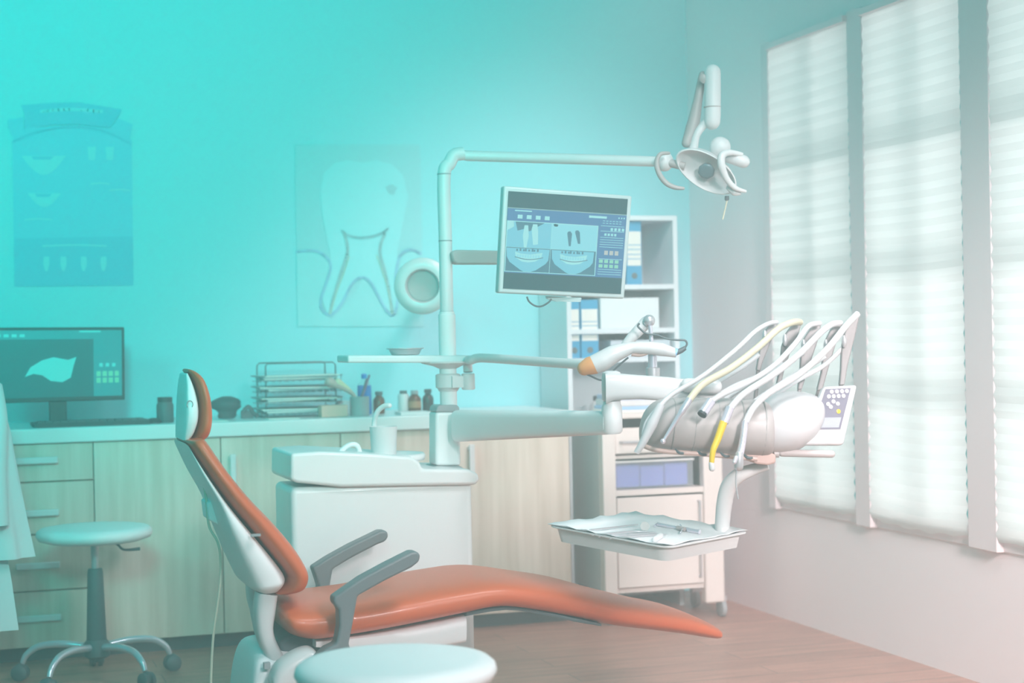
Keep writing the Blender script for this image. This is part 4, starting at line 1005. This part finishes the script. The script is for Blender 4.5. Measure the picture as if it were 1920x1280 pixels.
def hull(sts, m, dpt0, dpt1, ex=2.6, nn=40):
    A_, _ = crv([Vector((s[0], s[1], s[2])) for s in sts], [0] * len(sts), 4)
    ins_, _ = crv([Vector((s[3], 0, 0)) for s in sts], [0] * len(sts), 4)
    rings = []
    for v, i_ in zip(A_, ins_):
        a = D(v.x, v.y, (dpt0 + dpt1) / 2); b_ = D(v.x, v.z, (dpt0 + dpt1) / 2); c = (a + b_) / 2; h = (a - b_).length / 2; w = (dpt1 - dpt0) / 2 - i_.x
        rings.append([c + HF * w * math.copysign(abs(math.cos(t)) ** (2 / ex), math.cos(t)) + UZ * h * math.copysign(abs(math.sin(t)) ** (2 / ex), math.sin(t)) for t in [2 * math.pi * k / nn for k in range(nn)]])
    return MB().loft(rings, m)
part('white_hull', hull([(1425, 758, 848, .03), (1440, 744, 852, .01), (1465, 736, 850, 0), (1490, 733, 842, 0), (1515, 736, 824, .02), (1532, 744, 800, .05), (1540, 758, 780, .09)], mat('hull_white', (.60, .59, .60), .35, coat=.2), -.14, .16), dt, sharp=80)
part('grey_fascia', hull([(1201, 800, 830, .09), (1206, 782, 838, .06), (1216, 765, 842, .03), (1236, 750, 846, .01), (1270, 746, 848, 0), (1340, 746, 852, 0), (1400, 748, 856, 0), (1428, 750, 856, 0), (1438, 754, 852, .012)], GREYP, -.15, .14), dt, sharp=80)
GRV = mat('groove_grey', (0.33, 0.32, 0.31), .5)
gr = MB()
gv = MB()
for xt, xb in ((1262, 1250), (1300, 1288), (1342, 1331), (1386, 1376), (1426, 1418)):
    pp = []
    for q in range(13):
        t = math.pi * (0.5 + q / 12 * 0.95)
        vz = math.copysign(abs(math.sin(t)) ** (2 / 2.6), math.sin(t)); hx = math.copysign(abs(math.cos(t)) ** (2 / 2.6), math.cos(t))
        x = xt + (xb - xt) * (1 - vz) / 2
        yt, yb = 747, 848 + (x - 1270) * .055
        a = D(x, yt, -.005); b_ = D(x, yb, -.005)
        pp.append((a + b_) / 2 + HF * hx * .145 + UZ * vz * (a - b_).length / 2)
    gv.tube(pp, 1.3 * px, GRV, 6, smooth=False)
part('fascia_grooves', gv, dt)
for k, x in enumerate((1275, 1317, 1360, 1403)):
    gr.tube([D(x - 9, 843 + k * 3, -.12), D(x, 849 + k * 3, -.13), D(x + 9, 849 + k * 3, -.12)], 2.6 * px, DARKG, 8)
part('holder_slots', gr, dt)
lip = MB()
lip.tube([D(1208, 836, -.10), D(1240, 845, -.12), D(1330, 852, -.12), D(1420, 860, -.12)], 4.5 * px, PINKB, 10)
part('lower_lip', lip, dt)

part('bracket_block', MB().prism([D(x, y, -.10) for x, y in ((1392, 846), (1432, 844), (1455, 852), (1455, 868), (1440, 872), (1420, 870), (1396, 862))], HF * .12, PINKB), dt, bevel=.006)
part('grip_handle', MB().tube([D(1466, 849, -.08), D(1559, 851, -.10)], 6.8 * px, mat('grip_taupe', (.50, .43, .42), .4), 20, smooth=False, round_end=True), dt)
part('grip_socket', MB().lathe(D(1460, 850, -.078), HR * -1, [(7.5 * px, 0), (7.5 * px, .012), (4 * px, .014), (3 * px, .010)], GREYP, 20), dt)
part('hull_keel', MB().tube([D(1455, 846, -.04), D(1480, 838, -.05), D(1510, 820, -.06)], [5 * px, 5 * px, 5 * px], PINKB, 10), dt)
# tray arm
part('tray_arm', MB().tube([D(1440, 872, -.04), D(1412, 880, -.03), D(1384, 892, -.02), D(1366, 912, 0), D(1358, 945, .02), D(1354, 985, .04), D(1350, 1012, .02), D(1300, 1018, .0), D(1240, 1014, 0)], [8 * px, 11 * px, 14 * px, 15 * px, 15 * px, 14 * px, 9 * px, 7 * px, 7 * px], WHITE, 20), dt, sharp=70)
# whip arms
WHP = mat('whip_grey', (0.27, 0.25, 0.25), .4)
whips = [[(1418, 694), (1424, 660), (1428, 640), (1436, 620), (1444, 606), (1460, 603), (1452, 625), (1440, 655), (1430, 680), (1426, 696)],
         [(1456, 722), (1462, 690), (1466, 650), (1474, 625), (1487, 607), (1504, 602), (1498, 625), (1484, 655), (1472, 690), (1464, 722)],
         [(1496, 730), (1500, 700), (1502, 660), (1508, 635), (1524, 610), (1540, 604), (1538, 625), (1530, 650), (1516, 690), (1504, 730)],
         [(1532, 732), (1540, 700), (1544, 660), (1550, 635), (1562, 610), (1578, 604), (1574, 625), (1566, 650), (1554, 690), (1542, 732)],
         [(1574, 722), (1577, 690), (1578, 655), (1584, 625), (1598, 596), (1613, 586), (1608, 612), (1600, 645), (1590, 685), (1584, 722)]]
for k, w in enumerate(whips):
    d = 0.10 - 0.03 * k
    wp = part('whip_arm', MB().prism([D(x, y, d) for x, y in w], HF * .02, WHP), dt, bevel=.0035)
    bx_, by_ = w[0]
    rx = (w[2][0] + w[3][0]) / 2 + 2; ry = (w[2][1] + w[3][1]) / 2
    part('roller', MB().ball(D(rx, ry, d - .006), 7 * px, STEEL, 16, (.7, .7, 1.7)), wp)
    part('whip_rod', MB().tube([D(bx_ + 4, by_ - 4, d + .01), D(bx_ - 2 - k, max(by_ + 30, 752), d + .01 + .02 * (k > 2))], 4 * px, WHP, 10, smooth=False), wp)
# keypad
kq = zframe([D(1546, 724, -.06), D(1609, 721, -.03), D(1583, 834, -.07), D(1507, 834, -.10)])
kpd = part('keypad', MB().box(0, 1, 0, 1, -.028, 0, MATS['hull_white'], kq), dt, bevel=.009, seg=4, label='white keypad with grey face and yellow button')
kf = MB().box(.06, .80, .26, .95, 0, .0012, mat('keypad_grey', (.17, .16, .21), .5), kq)
part('keypad_face', kf, kpd)
part('display', MB().box(.13, .74, .29, .46, .0012, .002, mat('keypad_display', (.36, .38, .42), .4), kq), kpd)
KB = mat('button_white', (.78, .78, .80), .4)
rows = [(.90, [.26, .41, .56, .70]), (.82, [.22, .36, .50, .64]), (.73, [.40]), (.69, [.27, .54]), (.64, [.37]), (.56, [.18])]
pos = [(u_, v_) for v_, us in rows for u_ in us]
for u_, v_ in pos + [(.62, .56)]:
    yl = (u_, v_) == (.62, .56)
    part('button', MB().lathe(kq(u_, v_, .001), kq.n, [(.0058 if yl else .0052, 0), (.0058 if yl else .0052, .0015), (.003, .0024)], YEL if yl else KB, 16), kpd, label='yellow button' if yl else None)
part('keypad_stem', MB().tube([D(1500, 822, -.02), D(1520, 812, -.04), D(1540, 800, -.045)], 8 * px, PINKB, 12), dt)

# handpieces with hoses (each one lifts away)
def hose(root, pts, r, m, d0, d1):
    n_ = len(pts)
    part('hose', MB().tube([D(x, y, d0 + (d1 - d0) * i / (n_ - 1)) for i, (x, y) in enumerate(pts)], r * px, m, 12), root)
G = 'handpieces on the instrument table'
h = thing('suction_handpiece', 'white tapered suction handpiece, leftmost on the instrument table', 'handpiece', D(1190, 850, -.17), G)
part('handpiece_body', MB().tube([D(1240, 758, -.17), D(1222, 795, -.175), D(1206, 828, -.18), D(1193, 849, -.18)], [7 * px, 10 * px, 7 * px, 5 * px], HOSEW, 18), h)
part('suction_lever', MB().tube([D(1234, 762, -.165), D(1212, 790, -.165), D(1205, 815, -.17)], [3 * px] * 3, HOSEW, 10), h)
hose(h, [(1238, 760), (1262, 738), (1320, 703), (1380, 655), (1415, 622), (1440, 607), (1456, 604)], 4.5, HOSEW, -.17, .07)
h = thing('contra_angle_handpiece', 'slim purple silver handpiece with a ball tip, second from the left', 'handpiece', D(1243, 828, -.19), G)
part('handpiece_body', MB().tube([D(1293, 748, -.17), D(1278, 772, -.18), D(1276, 775, -.18), D(1245, 824, -.19)], [6 * px, 6 * px, 5 * px, 2.6 * px], CHROME, 18, smooth=False), h)
part('tip', MB().ball(D(1243, 827, -.19), 5 * px, CHROME, 16), h)
hose(h, [(1292, 750), (1318, 720), (1370, 690), (1420, 652), (1460, 616), (1487, 604), (1500, 604)], 6.5, HOSEC, -.17, .04)
h = thing('motor_coupling', 'short chrome coupling with a dark open end, third from the left', 'handpiece', D(1317, 777, -.2), G)
part('handpiece_body', MB().tube([D(1333, 752, -.18), D(1317, 776, -.20)], 9 * px, CHROME, 22, smooth=False), h)
part('open_end', MB().tube([D(1318, 774, -.2), D(1315.5, 778, -.203)], 8.6 * px, DARK, 22, smooth=False), h)
hose(h, [(1330, 756), (1350, 742), (1400, 718), (1450, 686), (1490, 645), (1515, 612), (1537, 606)], 5, HOSEW, -.18, .01)
h = thing('yellow_handpiece', 'bright yellow angled handpiece with a white head, fourth from the left', 'handpiece', D(1333, 878, -.2), G)
part('coupling', MB().tube([D(1369, 764, -.18), D(1358, 792, -.19)], [8 * px, 7.5 * px], CHROME, 20, smooth=False), h)
part('handpiece_body', MB().tube([D(1357, 790, -.19), D(1346, 822, -.195), D(1337, 845, -.2), D(1334, 870, -.2)], [7.5 * px, 6.5 * px, 5.5 * px, 4.5 * px], YEL, 18), h)
part('head', MB().tube([D(1334, 868, -.2), D(1335, 878, -.2)], [5 * px, 5.5 * px], WHITE, 16, smooth=False, round_end=True), h)
hose(h, [(1367, 768), (1395, 738), (1450, 702), (1500, 662), (1540, 622), (1560, 608), (1576, 606)], 6, HOSEW, -.18, -.01)
h = thing('syringe_handpiece', 'silver air water syringe with a thin needle, rightmost of the handpieces', 'handpiece', D(1382, 935, -.2), G)
part('handpiece_body', MB().tube([D(1397, 790, -.18), D(1392, 830, -.19), D(1386, 856, -.2)], [6 * px, 6.5 * px, 7 * px], CHROME, 18), h)
part('head', MB().tube([D(1386, 853, -.2), D(1385, 874, -.2)], [8 * px, 8.5 * px], STEEL, 18, smooth=False, round_end=True), h)
part('trigger', MB().tube([D(1380, 858, -.21), D(1377, 866, -.215)], 4 * px, CHROME, 10, smooth=False, round_end=True), h)
part('needle', MB().tube([D(1382, 874, -.2), D(1380, 905, -.2), D(1384, 935, -.2)], [2 * px, 1.4 * px, 1.2 * px], STEEL, 8), h)
hose(h, [(1398, 792), (1412, 765), (1440, 738), (1500, 700), (1550, 655), (1585, 612), (1608, 588)], 6, HOSEW, -.18, -.03)
# return hoses
for k, pts in enumerate([[(1424, 664), (1395, 686), (1360, 708), (1320, 735)], [(1468, 680), (1430, 702), (1380, 722), (1340, 745)], [(1507, 660), (1460, 690), (1410, 716), (1360, 748)], [(1548, 668), (1500, 696), (1450, 728), (1410, 755)], [(1582, 650), (1545, 685), (1490, 716), (1440, 750)]]):
    part('return_hose', MB().tube([D(x, y, .07 - .02 * k + i * .01) for i, (x, y) in enumerate(pts)], 4.6 * px, HOSEW, 10), dt)

# ================================================================== INSTRUMENT TRAY
tq = [P(1023, 985, 4.50), P(1192, 963, 4.75), P(1408, 997, 4.50), P(1252, 1027, 4.27)]   # left, back, right, front
def T(u_, v_, w=0.0):   # u: left->front ... bilinear: (0,0)=left (1,0)=front (1,1)=right (0,1)=back
    Lp, Bk, Rt, Fr = tq
    return (Lp * (1 - u_) + Fr * u_) * (1 - v_) + (Bk * (1 - u_) + Rt * u_) * v_ + UZ * w
ty = thing('instrument_tray', 'white rectangular tray on the curved arm above the leg rest', 'tray', T(.5, .5, -.05))
def rr(i, w, r=.10, n_=5):
    out = []
    for cx_, cy_, a0 in ((i + r, i + r, 180), (1 - i - r, i + r, 270), (1 - i - r, 1 - i - r, 0), (i + r, 1 - i - r, 90)):
        for k in range(n_ + 1):
            a = math.radians(a0 + 90 * k / n_); out.append(T(cx_ + r * math.cos(a), cy_ + r * math.sin(a), w))
    return out
tm = MB().loft([rr(.10, -.042, .05), rr(.055, -.040, .06), rr(.035, -.006, .07), rr(.0, -.002, .09), rr(.0, .002, .09), rr(.05, -.001, .07), rr(.065, -.012, .06), rr(.12, -.014, .05)], WHITE2)
part('tray_shell', tm, ty, sharp=35)
ln = MB(); v, f = [], []
random.seed(3)
for i in range(13):
    for j in range(13):
        u_, v_ = .01 + .975 * i / 12, .01 + .98 * j / 12
        e = max(abs(u_ - .5), abs(v_ - .5)) * 2
        v.append(T(u_, v_, -.004 + (max(0, e - .86) * .09) + random.uniform(-.0012, .0012) * (1 + 2 * (e > .85))))
for i in range(12):
    for j in range(12): f.append((i * 13 + j, i * 13 + j + 1, (i + 1) * 13 + j + 1, (i + 1) * 13 + j))
ln.add(v, f, mat('tray_liner_white', (.90, .89, .90), .7))
lo_ = part('tray_liner', ln, ty, sharp=80); md = lo_.modifiers.new('thick', 'SOLIDIFY'); md.thickness = .001
tag_w = -.004
def TP(x, y, w=.002):   # tray surface point below pixel
    d = ray(x, y); n_ = (tq[2] - tq[0]).cross(tq[1] - tq[3]).normalized(); c = T(.5, .5, -.003 + w)
    return CAMLOC + d * ((c - CAMLOC).dot(n_) / d.dot(n_))
G = 'dental tools on the tray'
def tool(name, label, cat, build, at_):
    o = thing(name, label, cat, TP(*at_), G); build(o); return o
def b1(o):
    part('handle', MB().tube([TP(1105, 993, .004), TP(1130, 991, .004), TP(1196, 983, .006)], [.0018, .003, .0018], STEEL, 8), o)
    c = TP(1209, 986, .018); ax_ = (CAMLOC - c).normalized()
    part('mirror_disc', MB().lathe(c, ax_, [(8 * ZD / FPX, 0), (8.5 * ZD / FPX, .001), (8.3 * ZD / FPX, .003), (.0001, .0032)], mat('mirror_grey', (.6, .58, .56), .3), 28), o)
tool('mouth_mirror', 'round mouth mirror standing out of the tray centre', 'dental mirror', b1, (1150, 988))
def b2(o): part('barrel', MB().tube([TP(1228, 985, .005), TP(1232, 982, .006), TP(1270, 989, .005), TP(1290, 992, .005)], [.004, .005, .0035, .005], CHROME, 10, smooth=False), o); part('plunger', MB().tube([TP(1270, 989, .006), TP(1284, 992, .006)], .006, GREYP, 12, smooth=False).tube([TP(1290, 993, .006), TP(1312, 997, .006)], .0055, CHROME, 12, smooth=False), o); part('finger_ring', MB().tube([TP(1275, 983, .008), TP(1279, 990, .008), TP(1276, 998, .008)], .0018, CHROME, 8), o)
tool('cartridge_syringe', 'chrome cartridge syringe lying at the right of the tray', 'syringe', b2, (1270, 992))
for k, (pts, lb) in enumerate([([(1118, 1001), (1150, 999), (1190, 996), (1232, 998)], 'steel probe lying just below the mouth mirror'), ([(1130, 1004), (1160, 1003), (1200, 1001), (1240, 1000)], 'steel scaler lying second below the mouth mirror'), ([(1150, 1008), (1180, 1006), (1215, 1003), (1250, 1001)], 'steel tweezers lying nearest the front of the tray')]):
    def b3(o, pts=pts): part('shaft', MB().tube([TP(x, y, .003) for x, y in pts], [.001, .0028, .0032, .0012], STEEL, 8), o); part('hooked_tip', MB().tube([TP(*pts[0], .003), TP(pts[0][0] - 8, pts[0][1] + 3, .002)], .0009, STEEL, 6, smooth=False), o)
    tool('dental_probe' if k < 2 else 'tweezers', lb, 'dental tool', b3, pts[1])
o = tag(part('cotton_roll', MB().tube([TP(1228, 1011, .005), TP(1238, 1004, .006)], .008, WHITE2, 12, smooth=False, round_end=True), base=TP(1233, 1008)), 'short white cotton roll at the front of the tray', 'cotton roll')
